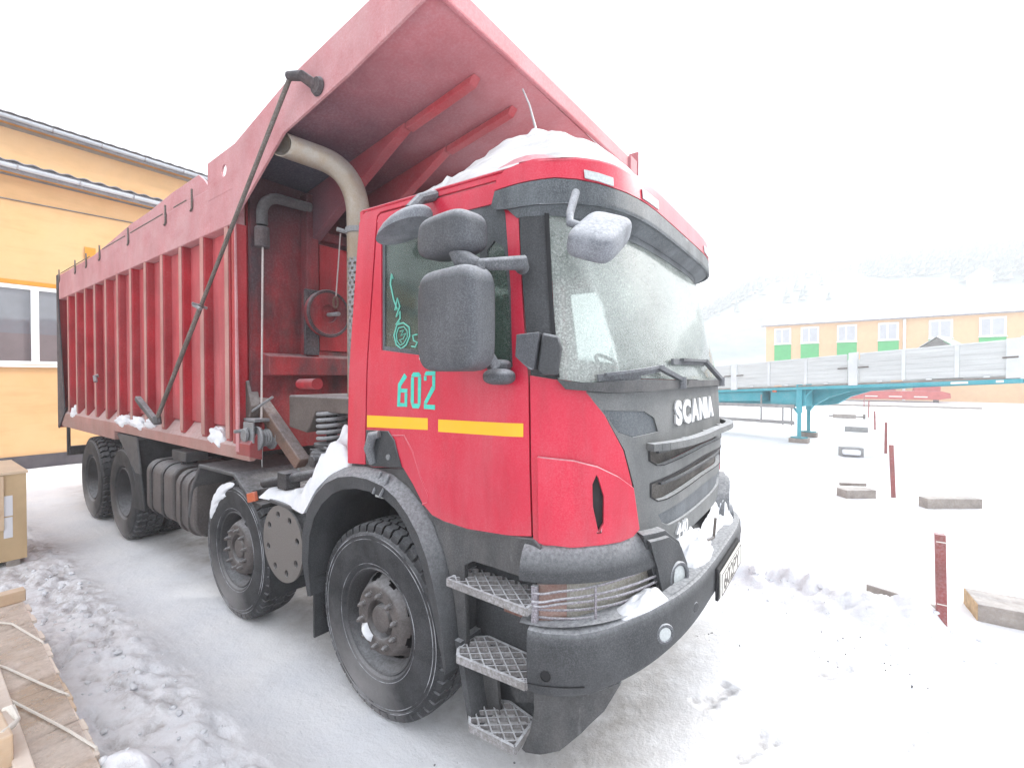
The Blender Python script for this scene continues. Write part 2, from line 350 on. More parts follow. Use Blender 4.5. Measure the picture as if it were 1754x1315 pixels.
# ------------------------------------------------------------------ mesh helpers
def basis(d, up=(0, 0, 1)):
    d = Vector(d).normalized()
    u = Vector(up)
    if abs(d.dot(u)) > 0.98: u = Vector((1, 0, 0))
    s = d.cross(u).normalized()
    return d, s, s.cross(d).normalized()

class MB:
    def __init__(self):
        self.v, self.f = [], []
    def add(self, vs, fs):
        o = len(self.v)
        self.v += [tuple(map(float, v)) for v in vs]
        self.f += [tuple(i + o for i in f) for f in fs]
        return self
    def box(self, x0, x1, y0, y1, z0, z1):
        vs = [(x, y, z) for x in (x0, x1) for y in (y0, y1) for z in (z0, z1)]
        return self.add(vs, [(0, 1, 3, 2), (4, 6, 7, 5), (0, 4, 5, 1), (2, 3, 7, 6), (0, 2, 6, 4), (1, 5, 7, 3)])
    def rbox(self, c, size, rot=(0, 0, 0)):
        R = Matrix.Rotation(rot[2], 3, 'Z') @ Matrix.Rotation(rot[1], 3, 'Y') @ Matrix.Rotation(rot[0], 3, 'X')
        vs = [Vector(c) + R @ Vector((sx * size[0] / 2, sy * size[1] / 2, sz * size[2] / 2)) for sx in (-1, 1) for sy in (-1, 1) for sz in (-1, 1)]
        return self.add(vs, [(0, 1, 3, 2), (4, 6, 7, 5), (0, 4, 5, 1), (2, 3, 7, 6), (0, 2, 6, 4), (1, 5, 7, 3)])
    def beam(self, p, q, w, h, up=(0, 0, 1), w2=None, h2=None):
        p, q = Vector(p), Vector(q)
        d, s, u = basis(q - p, up)
        w2 = w if w2 is None else w2
        h2 = h if h2 is None else h2
        vs = [p - s * w / 2 - u * h / 2, p + s * w / 2 - u * h / 2, p + s * w / 2 + u * h / 2, p - s * w / 2 + u * h / 2,
              q - s * w2 / 2 - u * h2 / 2, q + s * w2 / 2 - u * h2 / 2, q + s * w2 / 2 + u * h2 / 2, q - s * w2 / 2 + u * h2 / 2]
        return self.add(vs, [(0, 1, 2, 3), (7, 6, 5, 4), (0, 4, 5, 1), (1, 5, 6, 2), (2, 6, 7, 3), (3, 7, 4, 0)])
    def tube(self, path, r, n=10, cap=True, closed=False):
        path = [Vector(p) for p in path]
        rs = r if isinstance(r, (list, tuple)) else [r] * len(path)
        m = len(path)
        vs, fs = [], []
        side = None
        for i, p in enumerate(path):
            a = path[(i - 1) % m] if (closed or i > 0) else p
            b = path[(i + 1) % m] if (closed or i < m - 1) else p
            d = (b - a).normalized()
            if side is None: _, side, _ = basis(d)
            side = (side - d * side.dot(d)).normalized()
            u = side.cross(d)
            for k in range(n):
                t = 2 * PI * k / n
                vs.append(p + (side * math.cos(t) + u * math.sin(t)) * rs[i])
        for i in range(m if closed else m - 1):
            j = (i + 1) % m
            for k in range(n):
                fs.append((i * n + k, i * n + (k + 1) % n, j * n + (k + 1) % n, j * n + k))
        if cap and not closed:
            fs.append(tuple(range(n - 1, -1, -1)))
            fs.append(tuple((m - 1) * n + k for k in range(n)))
        return self.add(vs, fs)
    def lathe(self, prof, c, axis=(0, -1, 0), n=48, skip=None):
        """prof [(radius, distance along axis)]"""
        d, s, u = basis(axis)
        c = Vector(c)
        vs, fs = [], []
        for r, a in prof:
            for k in range(n):
                t = 2 * PI * k / n
                vs.append(c + d * a + (s * math.cos(t) + u * math.sin(t)) * r)
        for i in range(len(prof) - 1):
            for k in range(n):
                if skip and skip(i, k): continue
                fs.append((i * n + k, i * n + (k + 1) % n, (i + 1) * n + (k + 1) % n, (i + 1) * n + k))
        return self.add(vs, fs)
    def prism(self, poly, axis, a, b):
        n = len(poly)
        def P(q, t):
            return {'y': (q[0], t, q[1]), 'x': (t, q[0], q[1]), 'z': (q[0], q[1], t)}[axis]
        vs = [P(q, a) for q in poly] + [P(q, b) for q in poly]
        fs = [tuple(range(n)), tuple(range(2 * n - 1, n - 1, -1))]
        fs += [(i, (i + 1) % n, n + (i + 1) % n, n + i) for i in range(n)]
        return self.add(vs, fs)
    def plate(self, p3, thick):
        """flat polygon in 3D given thickness along its normal"""
        p3 = [Vector(p) for p in p3]
        nn = Vector((0, 0, 0))
        for i in range(len(p3)):
            nn += p3[i].cross(p3[(i + 1) % len(p3)])
        nn = nn.normalized() * thick
        n = len(p3)
        fs = [tuple(range(n)), tuple(range(2 * n - 1, n - 1, -1))]
        fs += [(i, (i + 1) % n, n + (i + 1) % n, n + i) for i in range(n)]
        return self.add(p3 + [p + nn for p in p3], fs)
    def strip(self, a, b):
        """faces between two polylines of equal length"""
        n = len(a)
        return self.add(list(a) + list(b), [(i, i + 1, n + i + 1, n + i) for i in range(n - 1)])
    def grid(self, fn, nu, nv, close=False):
        vs = [fn(i / nu, j / nv) for i in range(nu + 1) for j in range(nv + 1)]
        fs = [(i * (nv + 1) + j, (i + 1) * (nv + 1) + j, (i + 1) * (nv + 1) + j + 1, i * (nv + 1) + j + 1) for i in range(nu) for j in range(nv)]
        return self.add(vs, fs)

WL = {}
def set_props(o, label=None, cat=None, group=None, kind=None):
    for k, v in (('label', label), ('category', cat), ('group', group), ('kind', kind)):
        if v: o[k] = v
    return o

def thing(name, label, cat, loc=(0, 0, 0), group=None, parent=None):
    o = bpy.data.objects.new(name, None)
    COL.objects.link(o)
    o.empty_display_size = 0.2
    if parent:
        o.parent = parent
        o.location = Vector(loc) - WL[parent.name]
    else:
        o.location = loc
    WL[o.name] = Vector(loc)
    return set_props(o, label, cat, group)

def build(name, mb, m, parent=None, smooth=35, bevel=0, seg=2, origin=None, label=None, cat=None, group=None, kind=None, recalc=True, subd=0):
    o3 = Vector(origin) if origin is not None else (WL[parent.name] if parent else Vector((0, 0, 0)))
    me = bpy.data.meshes.new(name)
    me.from_pydata([(v[0] - o3.x, v[1] - o3.y, v[2] - o3.z) for v in mb.v], [], mb.f)
    if recalc:
        bm = bmesh.new()
        bm.from_mesh(me)
        bmesh.ops.remove_doubles(bm, verts=bm.verts, dist=1e-5)
        bmesh.ops.recalc_face_normals(bm, faces=bm.faces)
        bm.to_mesh(me)
        bm.free()
    if smooth:
        me.polygons.foreach_set('use_smooth', [True] * len(me.polygons))
        me.set_sharp_from_angle(angle=math.radians(smooth))
    me.materials.append(M[m] if isinstance(m, str) else m)
    ob = bpy.data.objects.new(name, me)
    COL.objects.link(ob)
    if parent:
        ob.parent = parent
        ob.location = o3 - WL[parent.name]
    else:
        ob.location = o3
    WL[ob.name] = o3.copy()
    if bevel:
        b = ob.modifiers.new('bevel', 'BEVEL')
        b.width = bevel
        b.segments = seg
        b.limit_method = 'ANGLE'
        b.angle_limit = math.radians(40)
        b.harden_normals = False
    if subd:
        b = ob.modifiers.new('subd', 'SUBSURF')
        b.levels = subd
        b.render_levels = subd
    return set_props(ob, label, cat, group, kind)

def copy_tree(o, parent=None, move=(0, 0, 0), rotz=None):
    c = o.copy()
    COL.objects.link(c)
    if parent is not None: c.parent = parent
    c.location = Vector(o.location) + Vector(move)
    if rotz is not None: c.rotation_euler.z = rotz
    WL[c.name] = (WL[parent.name] if parent is not None else Vector((0, 0, 0))) + Vector(c.location)
    for ch in list(o.children):
        copy_tree(ch, c)
    return c

def text_mesh(body, size, extrude=0.0, offset=0.0, sx=1.0):
    cu = bpy.data.curves.new('txt', 'FONT')
    cu.body = body
    cu.size = size
    cu.extrude = extrude
    cu.offset = offset
    cu.resolution_u = 3
    ob = bpy.data.objects.new('txt', cu)
    COL.objects.link(ob)
    dg = bpy.context.evaluated_depsgraph_get()
    me = bpy.data.meshes.new_from_object(ob.evaluated_get(dg))
    vs = [(v.co.x * sx, v.co.y, v.co.z) for v in me.vertices]
    fs = [tuple(p.vertices) for p in me.polygons]
    bpy.data.objects.remove(ob)
    bpy.data.meshes.remove(me)
    return vs, fs

# ------------------------------------------------------------------ smooth noise for terrain and snow
def _hash(ix, iy, seed):
    h = (ix.astype(np.int64) * 374761393 + iy.astype(np.int64) * 668265263 + seed * 974634777) & 0xffffffff
    h = ((h ^ (h >> 13)) * 1274126177) & 0xffffffff
    return ((h ^ (h >> 16)) & 0xffff) / 65535.0
def vnoise(x, y, seed=0):
    x = np.asarray(x, float); y = np.asarray(y, float)
    ix, iy = np.floor(x), np.floor(y)
    fx, fy = x - ix, y - iy
    fx, fy = fx * fx * (3 - 2 * fx), fy * fy * (3 - 2 * fy)
    a, b = _hash(ix, iy, seed), _hash(ix + 1, iy, seed)
    c, d = _hash(ix, iy + 1, seed), _hash(ix + 1, iy + 1, seed)
    return (a * (1 - fx) + b * fx) * (1 - fy) + (c * (1 - fx) + d * fx) * fy
def fbm(x, y, seed=0, o=4, g=0.5):
    s, a, t = 0, 1.0, 0
    for k in range(o):
        s = s + a * vnoise(np.asarray(x) * 2 ** k + 17.3 * k, np.asarray(y) * 2 ** k - 9.1 * k, seed + k)
        t += a
        a *= g
    return s / t
def sstep(a, b, x):
    t = np.clip((np.asarray(x, float) - a) / (b - a), 0, 1)
    return t * t * (3 - 2 * t)

def ground_h(x, y):
    x = np.asarray(x, float); y = np.asarray(y, float)
    near = 1 - sstep(9, 25, np.hypot(x - 1, y))
    h = 0.05 * (fbm(x * 0.5, y * 0.5, 3) - 0.5) + 0.4 * sstep(20, 60, y) * (fbm(x * 0.06, y * 0.06, 5) - 0.5)
    under = (1 - sstep(1.2, 1.6, np.abs(y + 0.1))) * (1 - sstep(1.6, 2.4, x)) * sstep(-9.5, -8, x)
    # loose churned snow beside the truck
    rough = sstep(-1.62, -1.95, y) * (1 - sstep(1.2, 2.2, x))
    r1 = fbm(x * 4.5, y * 6.5, 11, 5, 0.6)
    lump = np.clip(r1 - 0.50, 0, 1) * 0.08 - np.clip(fbm(x * 7, y * 12, 91, 4, 0.65) - 0.56, 0, 1) * 0.26
    h = h + near * rough * (lump - 0.006) + near * 0.016 * (fbm(x * 7, y * 7, 21, 4, 0.6) - 0.5)
    # row of lumps along the tyre track
    row = np.exp(-((y + 1.98 + 0.05 * np.sin(x * 3)) / 0.14) ** 2) * near
    h = h + row * np.clip(fbm(x * 11, y * 14, 31, 4, 0.65) - 0.49, 0, 1) * 0.19
    # smooth packed wheel track
    trk = np.exp(-((y + 1.55) / 0.22) ** 4) * near
    h = h * (1 - 0.85 * trk) - 0.012 * trk
    # smooth packed snow in front of the truck with a few tracks
    fr = sstep(1.2, 1.8, x) * near
    for k, (yy, ph) in enumerate(((-0.55, 0.2), (-0.30, 1.1), (0.45, 0.3), (0.62, 2.0))):
        h = h - fr * 0.018 * np.exp(-((y - yy - 0.16 * (x - 1.5) - 0.04 * np.sin(x * 2 + ph)) / 0.035) ** 2)
    # berm ploughed up to the right of the bumper
    yb = 1.86 + 0.10 * np.sin(x * 2.2) + 0.03 * (x - 1.8)
    ridge = np.exp(-((y - yb) / 0.26) ** 2) * sstep(0.6, 1.3, x) * (1 - sstep(2.45, 2.75, x))
    h = h + ridge * (0.08 + 0.50 * np.clip(fbm(x * 3.6, y * 4.2, 41, 5, 0.62) - 0.38, 0, 1))
    # heap of snow right below the camera's left
    h = h + 0.30 * np.exp(-(np.abs((x + 0.46) / 0.34) ** 2.6 + np.abs((y + 2.34) / 0.16) ** 2.6)) * (0.9 + 0.2 * fbm(x * 4, y * 4, 77))
    h = h * (1 - 0.9 * under)
    h = h + np.interp(x, [-9, -5, -2.2, -0.3, 0.6], [-0.035, -0.045, -0.08, -0.105, -0.105]) * (1 - sstep(1.45, 2.0, np.abs(y))) * (1 - sstep(0.5, 1.5, x)) * sstep(-9.5, -8.5, x)
    return h

# ------------------------------------------------------------------ ground (one sheet to the horizon)
def axis_coords(lo, hi, fine_lo, fine_hi, step):
    c = list(np.arange(fine_lo, fine_hi + 1e-6, step))
    s, x = step, fine_hi
    while x < hi:
        s = min(s * 1.12, 40)
        x += s
        c.append(x)
    s, x = step, fine_lo
    lead = []
    while x > lo:
        s = min(s * 1.12, 40)
        x -= s
        lead.append(x)
    return np.array(lead[::-1] + c)
gx = axis_coords(-600, 600, -5.2, 3.4, 0.026)
gy = axis_coords(-300, 700, -3.0, 2.6, 0.026)
GX, GY = np.meshgrid(gx, gy, indexing='ij')
GZ = ground_h(GX, GY)
# boot print in the packed snow by the bumper
def boot(cx, cy, ang):
    u = (GX - cx) * math.cos(ang) + (GY - cy) * math.sin(ang)
    v = -(GX - cx) * math.sin(ang) + (GY - cy) * math.cos(ang)
    sole = ((np.abs(v) < 0.048 - 0.012 * np.cos(u * 22)) & (np.abs(u) < 0.15)).astype(float)
    tread = 0.5 + 0.5 * np.sign(np.sin(u * 150) * np.sin(v * 150))
    return -sole * (0.012 + 0.010 * tread)
BT = boot(1.37, 0.05, 1.15) + boot(1.95, 0.75, 1.0) + boot(0.95, -2.55, 2.6) + boot(1.75, -0.95, 0.9) + boot(2.05, -0.5, 1.0) + boot(2.3, 0.35, 1.2) + boot(1.62, -0.25, 1.1)
GZ += BT * 1.5
nx, ny = GX.shape
gme = bpy.data.meshes.new('ground')
gv = np.stack([GX, GY, GZ], -1).reshape(-1, 3)
idx = np.arange(nx * ny).reshape(nx, ny)
gq = np.stack([idx[:-1, :-1], idx[1:, :-1], idx[1:, 1:], idx[:-1, 1:]], -1).reshape(-1, 4)
gme.vertices.add(len(gv)); gme.vertices.foreach_set('co', gv.ravel())
gme.loops.add(gq.size); gme.loops.foreach_set('vertex_index', gq.ravel())
gme.polygons.add(len(gq)); gme.polygons.foreach_set('loop_start', np.arange(0, gq.size, 4)); gme.polygons.foreach_set('loop_total', np.full(len(gq), 4))
gme.update()
gme.polygons.foreach_set('use_smooth', np.ones(len(gq), bool))
pk = (1 - sstep(0.75, 1.3, np.abs(GY))) * (1 - sstep(0.8, 1.5, GX)) * sstep(-10, -8.5, GX)  # packed grey-brown ground, also deepening the shade under the truck in colour
gr = 0.9 * np.exp(-(((GX - 0.75) / 0.55) ** 2 + ((GY + 1.55) / 0.3) ** 2)) + 0.75 * sstep(-1.5, -2.0, GY) * (1 - sstep(-2.0, -0.4, GX)) * (0.3 + 0.7 * sstep(0.45, 0.6, fbm(GX * 1.5, GY * 1.5, 55)))
gr += 0.8 * np.exp(-(((GX + 5.0) / 1.3) ** 2 + ((GY + 2.6) / 0.7) ** 2))  # dark ground patch at the crate, its shade put into the colour
pit = np.clip((fbm(GX * 7, GY * 12, 91, 4, 0.65) - 0.57) * 9, 0, 1) * sstep(-1.62, -1.95, GY) * (1 - sstep(1.2, 2.2, GX))
gr += 0.75 * pit  # dents darkened: their shade goes into the colour
rowm = np.exp(-((GY + 1.98 + 0.05 * np.sin(GX * 3)) / 0.16) ** 2) * (1 - sstep(1.0, 1.6, GX)) * sstep(-7, -5, GX)
gr += 0.6 * rowm * np.clip((fbm(GX * 9, GY * 14, 33, 4, 0.65) - 0.47) * 8, 0, 1)
trk2 = sum(np.exp(-((GY - yy_ - 0.16 * (GX - 1.5) - 0.04 * np.sin(GX * 2 + ph_)) / 0.035) ** 2) for yy_, ph_ in ((-0.55, 0.2), (-0.30, 1.1), (0.45, 0.3), (0.62, 2.0)))
gr += 0.5 * trk2 * sstep(1.2, 1.8, GX) * (1 - sstep(5, 9, GX))  # track lines darkened in colour in place of relief shading
brm = np.exp(-((GY - 1.80 - 0.10 * np.sin(GX * 2.2)) / 0.34) ** 2) * sstep(0.6, 1.3, GX) * (1 - sstep(2.6, 3.0, GX))
gr += 0.55 * brm * np.clip((fbm(GX * 4, GY * 6, 43, 5, 0.6) - 0.44) * 6, 0, 1)
gr += np.clip(-BT * 32, 0, 0.75)  # boot prints darkened in colour to stand in for their shading
gr += 0.5 * np.exp(-(((GX - 1.3) / 0.5) ** 2 + ((GY + 0.9) / 0.35) ** 2))
for nm_, arr in (('packed', np.clip(pk, 0, 1)), ('grime_shade', np.clip(gr, 0, 1))):
    a = gme.attributes.new(nm_, 'FLOAT', 'POINT')
    a.data.foreach_set('value', arr.ravel().astype(np.float32))
gme.materials.append(M['snow_ground'])
gob = bpy.data.objects.new('ground', gme)
COL.objects.link(gob)
set_props(gob, kind='structure')

# scattered clods and grit
def lump_mesh(mb, c, r, seed, flat=0.7, n=6):
    rr = random.Random(seed)
    vs, fs = [], []
    rings = 4
    ph = rr.random() * 6
    for i in range(rings + 1):
        t = PI * i / rings
        for k in range(n):
            a = 2 * PI * k / n + ph
            q = r * (0.75 + 0.5 * rr.random())
            vs.append((c[0] + q * math.sin(t) * math.cos(a), c[1] + q * math.sin(t) * math.sin(a), c[2] + flat * q * math.cos(t)))
    for i in range(rings):
        for k in range(n):
            fs.append((i * n + k, i * n + (k + 1) % n, (i + 1) * n + (k + 1) % n, (i + 1) * n + k))
    mb.add(vs, fs)
cl = MB()
for i in range(420):
    t = random.random()
    if t < 0.55: x, y = random.uniform(-4.5, 0.8), random.gauss(-2.05, 0.14)
    elif t < 0.8: x, y = random.uniform(-5, 1.2), random.uniform(-2.9, -1.8)
    else: x, y = random.uniform(0.9, 2.9), random.gauss(1.75, 0.25)
    r = 0.005 + 0.022 * random.random() ** 3
    lump_mesh(cl, (x, y, float(ground_h(x, y)) + r * 0.3), r, i)
build('snow_clods', cl, 'snow', smooth=60, kind='stuff', recalc=False)
gt = MB()
gcs = [(random.uniform(0.9, 2.6), random.uniform(-1.2, 1.4)) for _ in range(7)]
for i in range(400):
    if i < 310: x, y = random.gauss(0.92, 0.26), random.gauss(-1.4, 0.24)
    else:
        gc = random.choice(gcs)
        x, y = random.gauss(gc[0], .10), random.gauss(gc[1], .07)
    r = 0.002 + 0.005 * random.random() ** 2
    lump_mesh(gt, (x, y, float(ground_h(x, y)) + r * 0.4), r, i, n=5)
build('grit', gt, 'soot', smooth=60, kind='stuff', recalc=False)
# ------------------------------------------------------------------ curved body surfaces of the cab
class Surf:
    def __init__(s, xc, w, xf, n):
        s.xc, s.n = xc, n
        s.wf = (lambda z: float(np.interp(z, *w))) if isinstance(w, tuple) else (lambda z: w)
        s.xff = (lambda z: float(np.interp(z, *xf))) if isinstance(xf, tuple) else (lambda z: xf)
    def map(s, t, z, o=0.0):
        w, xf = s.wf(z) + o, s.xff(z) + o
        if t < 0: return (s.xc + t, -w, z)
        if t > PI: return (s.xc - (t - PI), w, z)
        c = math.cos(t)
        return (s.xc + (xf - s.xc) * max(0.0, math.sin(t)), -w * math.copysign(abs(c) ** (2 / s.n), c), z)
    def st(s, x, y, z):
        """surface coordinate of a point lying near the surface"""
        if x <= s.xc: return (x - s.xc) if y < 0 else PI - (x - s.xc)
        w, xf = s.wf(z), s.xff(z)
        if abs(y) > 0.86 * w: a = math.asin(min(1, (x - s.xc) / (xf - s.xc)))
        else: a = math.acos(min(1, (abs(y) / w) ** (s.n / 2)))
        return a if y < 0 else PI - a
    def cuts(s):
        c = [-1.25, -1.1, -0.95, -0.8, -0.65, -0.5, -0.35, -0.2, -0.1, 0]
        q = [0.06, 0.13, 0.2, 0.28, 0.36]
        q += [math.acos((y / 1.2) ** (s.n / 2)) for y in (1.08, 1.0, 0.92, 0.84, 0.74, 0.64, 0.54, 0.44, 0.34, 0.24, 0.14, 0.06)]
        q = sorted(q)
        c += q + [PI / 2] + [PI - k for k in q[::-1]] + [PI - k for k in c[:10][::-1]]
        return c

CAB = Surf(0.72, ([1.1, 1.5, 2.0, 2.9, 3.1], [1.235, 1.25, 1.235, 1.16, 1.13]), ([1.1, 1.5, 1.95, 2.9, 3.1], [1.29, 1.305, 1.28, 1.05, 0.99]), 3.4)
BUMP = Surf(0.75, ([0.4, 0.62, 0.95], [1.255, 1.295, 1.295]), ([0.4, 0.7, 0.95], [1.36, 1.435, 1.435]), 3.6)
VIS = Surf(0.68, ([2.6, 2.75, 2.95, 3.0], [1.19, 1.205, 1.195, 1.17]), ([2.6, 2.75, 2.95, 3.0], [1.16, 1.19, 1.175, 1.13]), 5.0)

def patch_mb(S, poly, o0, o1, holes=(), mb=None, zstep=0.14, mirror=False):
    loops = []
    for lp in [poly] + list(holes):
        q = []
        for p in lp:
            t = S.st(*p) if len(p) == 3 else p[0]
            z = p[-1]
            q.append(Vector(((PI - t) if mirror else t, z, 0)))
        loops.append(q)
    tris = tessellate_polygon(loops)
    flat = [p for l in loops for p in l]
    bm = bmesh.new()
    vs = [bm.verts.new(p) for p in flat]
    for t in tris:
        try: bm.faces.new([vs[i] for i in t])
        except ValueError: pass
    bmesh.ops.remove_doubles(bm, verts=bm.verts, dist=1e-6)
    sl_, sh_ = min(p.x for p in flat), max(p.x for p in flat)
    zl_, zh_ = min(p.y for p in flat), max(p.y for p in flat)
    for c in S.cuts():
        if sl_ + 1e-4 < c < sh_ - 1e-4:
            bmesh.ops.bisect_plane(bm, geom=bm.verts[:] + bm.edges[:] + bm.faces[:], dist=1e-6, plane_co=(c, 0, 0), plane_no=(1, 0, 0))
    z = math.ceil(zl_ / zstep) * zstep
    while z < zh_:
        if z > zl_ + 1e-4: bmesh.ops.bisect_plane(bm, geom=bm.verts[:] + bm.edges[:] + bm.faces[:], dist=1e-6, plane_co=(0, z, 0), plane_no=(0, 1, 0))
        z += zstep
    bm.verts.index_update()
    n = len(bm.verts)
    V = [S.map(v.co.x, v.co.y, o1) for v in bm.verts] + [S.map(v.co.x, v.co.y, o0) for v in bm.verts]
    F = []
    for f in bm.faces:
        ii = [v.index for v in f.verts]
        F += [tuple(ii), tuple(i + n for i in ii[::-1])]
    for e in bm.edges:
        if len(e.link_faces) == 1:
            a, b = e.verts[0].index, e.verts[1].index
            F.append((a, b, b + n, a + n))
    bm.free()
    mb = mb or MB()
    return mb.add(V, F)

def panel(name, S, poly, o0, o1, m, parent, holes=(), mirror=False, bevel=0.005, label=None, both=False, smooth=50):
    mb = patch_mb(S, poly, o0, o1, holes, None, 0.14, mirror)
    if both: patch_mb(S, poly, o0, o1, holes, mb, 0.14, True)
    return build(name, mb, m, parent, smooth=smooth, bevel=bevel, label=label)

# ------------------------------------------------------------------ the truck
truck = thing('dump_truck', 'red snow-covered dump truck numbered 602 with frosted cab and ribbed tipping bed', 'truck', (0, 0, 0))
AX = (-0.285, -2.16, -5.2, -6.62)
HUBZ = (0.478, 0.500, 0.535, 0.535)
YW = -1.062
RW = 0.555

def tyre_mb(chunky):
    mb = MB()
    prof = [(.296, -.118), (.315, -.142), (.36, -.155), (.41, -.158), (.455, -.154), (.485, -.147), (.487, -.150), (.493, -.150), (.495, -.144), (.508, -.136), (.514, -.124), (.518, -.06), (.518, 0)]
    prof = prof + [(r, -a) for r, a in prof[-2::-1]]
    mb.lathe(prof, (0, 0, 0), (0, -1, 0), 72)
    N = 40 if chunky else 46
    d, s, u = basis((0, -1, 0))
    def pt(th, a, r): return d * a + (s * math.cos(th) + u * math.sin(th)) * r
    def block(th0, th1, aa, ra, zig):
        vs = []
        for a, r, z in zip(aa, ra, zig):
            for th in (th0 + z, th1 + z):
                vs.append(pt(th, a, r))
        m = len(aa)
        lo = []
        for a, r, z in zip(aa, ra, zig):
            for th in (th0 + z, th1 + z):
                lo.append(pt(th, a * 0.99, r - 0.04))
        V = vs + lo
        k = 2 * m
        F = []
        for i in range(m - 1):
            F.append((2 * i, 2 * i + 1, 2 * i + 3, 2 * i + 2))
            F.append((2 * i, 2 * i + 2, k + 2 * i + 2, k + 2 * i))
            F.append((2 * i + 1, k + 2 * i + 1, k + 2 * i + 3, 2 * i + 3))
        F.append((0, k, k + 1, 1))
        F.append((2 * m - 2, 2 * m - 1, k + 2 * m - 1, k + 2 * m - 2))
        mb.add(V, F)
    p = 2 * PI / N
    gap = 0.32 if chunky else 0.22
    for i in range(N):
        t = i * p
        w = p * (1 - gap)
        R = RW
        for sg in (1, -1):
            ph = t + (0 if sg > 0 else p * 0.5)
            block(ph, ph + w, [sg * .048, sg * .075, sg * .10, sg * .128, sg * .137], [R, R - .001, R - .004, R - .010, R - .034], [p * .0, p * .22, p * .10, p * .30, p * .32])
        block(t + p * 0.2, t + p * 0.2 + w, [-.040, -.014, .014, .040], [R, R + .001, R + .001, R], [0, p * .25, p * .08, p * .32])
    mb.v = [(v[0] * 1.05, v[1], v[2] * 1.05) for v in mb.v]
    return mb

def rim_front_mb(part):
    mb = MB()
    n = 80
    prof = [(.294, .06), (.299, .118), (.302, .128), (.296, .134), (.287, .128), (.281, .105), (.268, .085), (.262, .03), (.256, .022), (.249, .032), (.241, .044), (.222, .076), (.213, .091), (.203, .108), (.193, .119), (.182, .123), (.122, .123), (.112, .117), (.107, .062)]
    def skip(i, k):
        ph = k % 10
        return (i == 10 and 2 <= ph <= 6) or (i == 9 and 3 <= ph <= 5) or (i == 11 and 3 <= ph <= 5)
    prof = [(r_ * 1.05, a_) for r_, a_ in prof]
    if part: mb.lathe(prof[:9], (0, 0, 0), (0, -1, 0), n)
    else: mb.lathe(prof[8:], (0, 0, 0), (0, -1, 0), n, lambda i, k: skip(i + 8, k))
    return mb
def hub_front_mb():
    mb = MB()
    mb.lathe([(.109, .066), (.086, .062), (.083, .100), (.078, .112), (.060, .118), (.0, .120)], (0, 0, 0), (0, -1, 0), 32)
    return mb
def rim_rear_mb():
    mb = MB()
    mb.lathe([(.294, .06), (.299, .118), (.302, .128), (.296, .134), (.287, .128), (.279, .09), (.262, .06), (.258, -.06), (.248, -.10), (.20, -.115), (.145, -.118), (.140, -.03), (.128, .02), (.105, .035), (.06, .04), (0, .042)], (0, 0, 0), (0, -1, 0), 48)
    return mb

def nut_mb(c, r=0.0165, h=0.03):
    mb = MB()
    mb.lathe([(r * 1.35, 0), (r * 1.35, .006), (r, .007), (r, h), (r * .7, h + .004), (r * 0.55, h + .016), (0, h + .018)], c, (0, -1, 0), 8)
    return mb

def make_wheel(x, rear):
    c = (x, YW, HUBZ[AX.index(x)])
    w = thing('wheel', None, None, c, parent=truck)
    def sh(mb):
        mb.v = [(v[0] + c[0], v[1] + c[1], v[2] + c[2]) for v in mb.v]
        return mb
    build('tyre', sh(tyre_mb(rear)), 'rubber', w, smooth=32)
    if rear:
        b = tyre_mb(True)
        b.v = [(v[0], v[1] + 0.345, v[2]) for v in b.v]
        build('tyre', sh(b), 'rubber', w, smooth=32)
        build('rim', sh(rim_rear_mb()), 'hub_edge', w, smooth=40)
    else:
        build('rim', sh(rim_front_mb(True)), 'hub_edge', w, smooth=40)
        build('rim_disc', sh(rim_front_mb(False)), 'hub', w, smooth=40)
        rg_ = MB()
        for r_, a_ in ((.492, .1505), (.470, .1515), (.330, .148)):
            rg_.tube([(r_ * 1.05 * math.cos(t), -a_, r_ * 1.05 * math.sin(t)) for t in np.linspace(0, 2 * PI, 72, endpoint=False)], 0.0022, 5, closed=True)
        build('sidewall_ring', sh(rg_), 'sidewall_frost', w, smooth=60)
        build('hub', sh(hub_front_mb()), 'hub', w, smooth=40)
    for k in range(10):
        a = 2 * PI * k / 10 + 0.2
        rr, dd = (.168, -.115) if rear else (.158, -.121)
        build('wheel_nut', sh(nut_mb((rr * math.cos(a), dd if not rear else .116, rr * math.sin(a)))), 'hub', w, smooth=40)
    bk = MB()
    bk.lathe([(.255, -.10), (.12, -.10), (.12, .0), (.2, .015), (.25, .012)] if not rear else [(.25, -.2), (.1, -.2), (.1, -.12), (.24, -.12)], (0, 0, 0), (0, -1, 0), 32)
    build('brake_drum', sh(bk), 'dark', w)
    return w
w0 = make_wheel(AX[0], False)
w2 = make_wheel(AX[2], True)
for x in (AX[1],): copy_tree(w0, truck, (x - AX[0], 0, HUBZ[1] - HUBZ[0]), 0.5).rotation_euler = (0, 0, 0)
copy_tree(w2, truck, (AX[3] - AX[2], 0, 0))
for src, xs in ((w0, AX[:2]), (w2, AX[2:])):
    for x in xs:
        c = copy_tree(src, truck)
        c.location = (x, -YW, HUBZ[AX.index(x)])
        c.rotation_euler = (0, 0, PI)

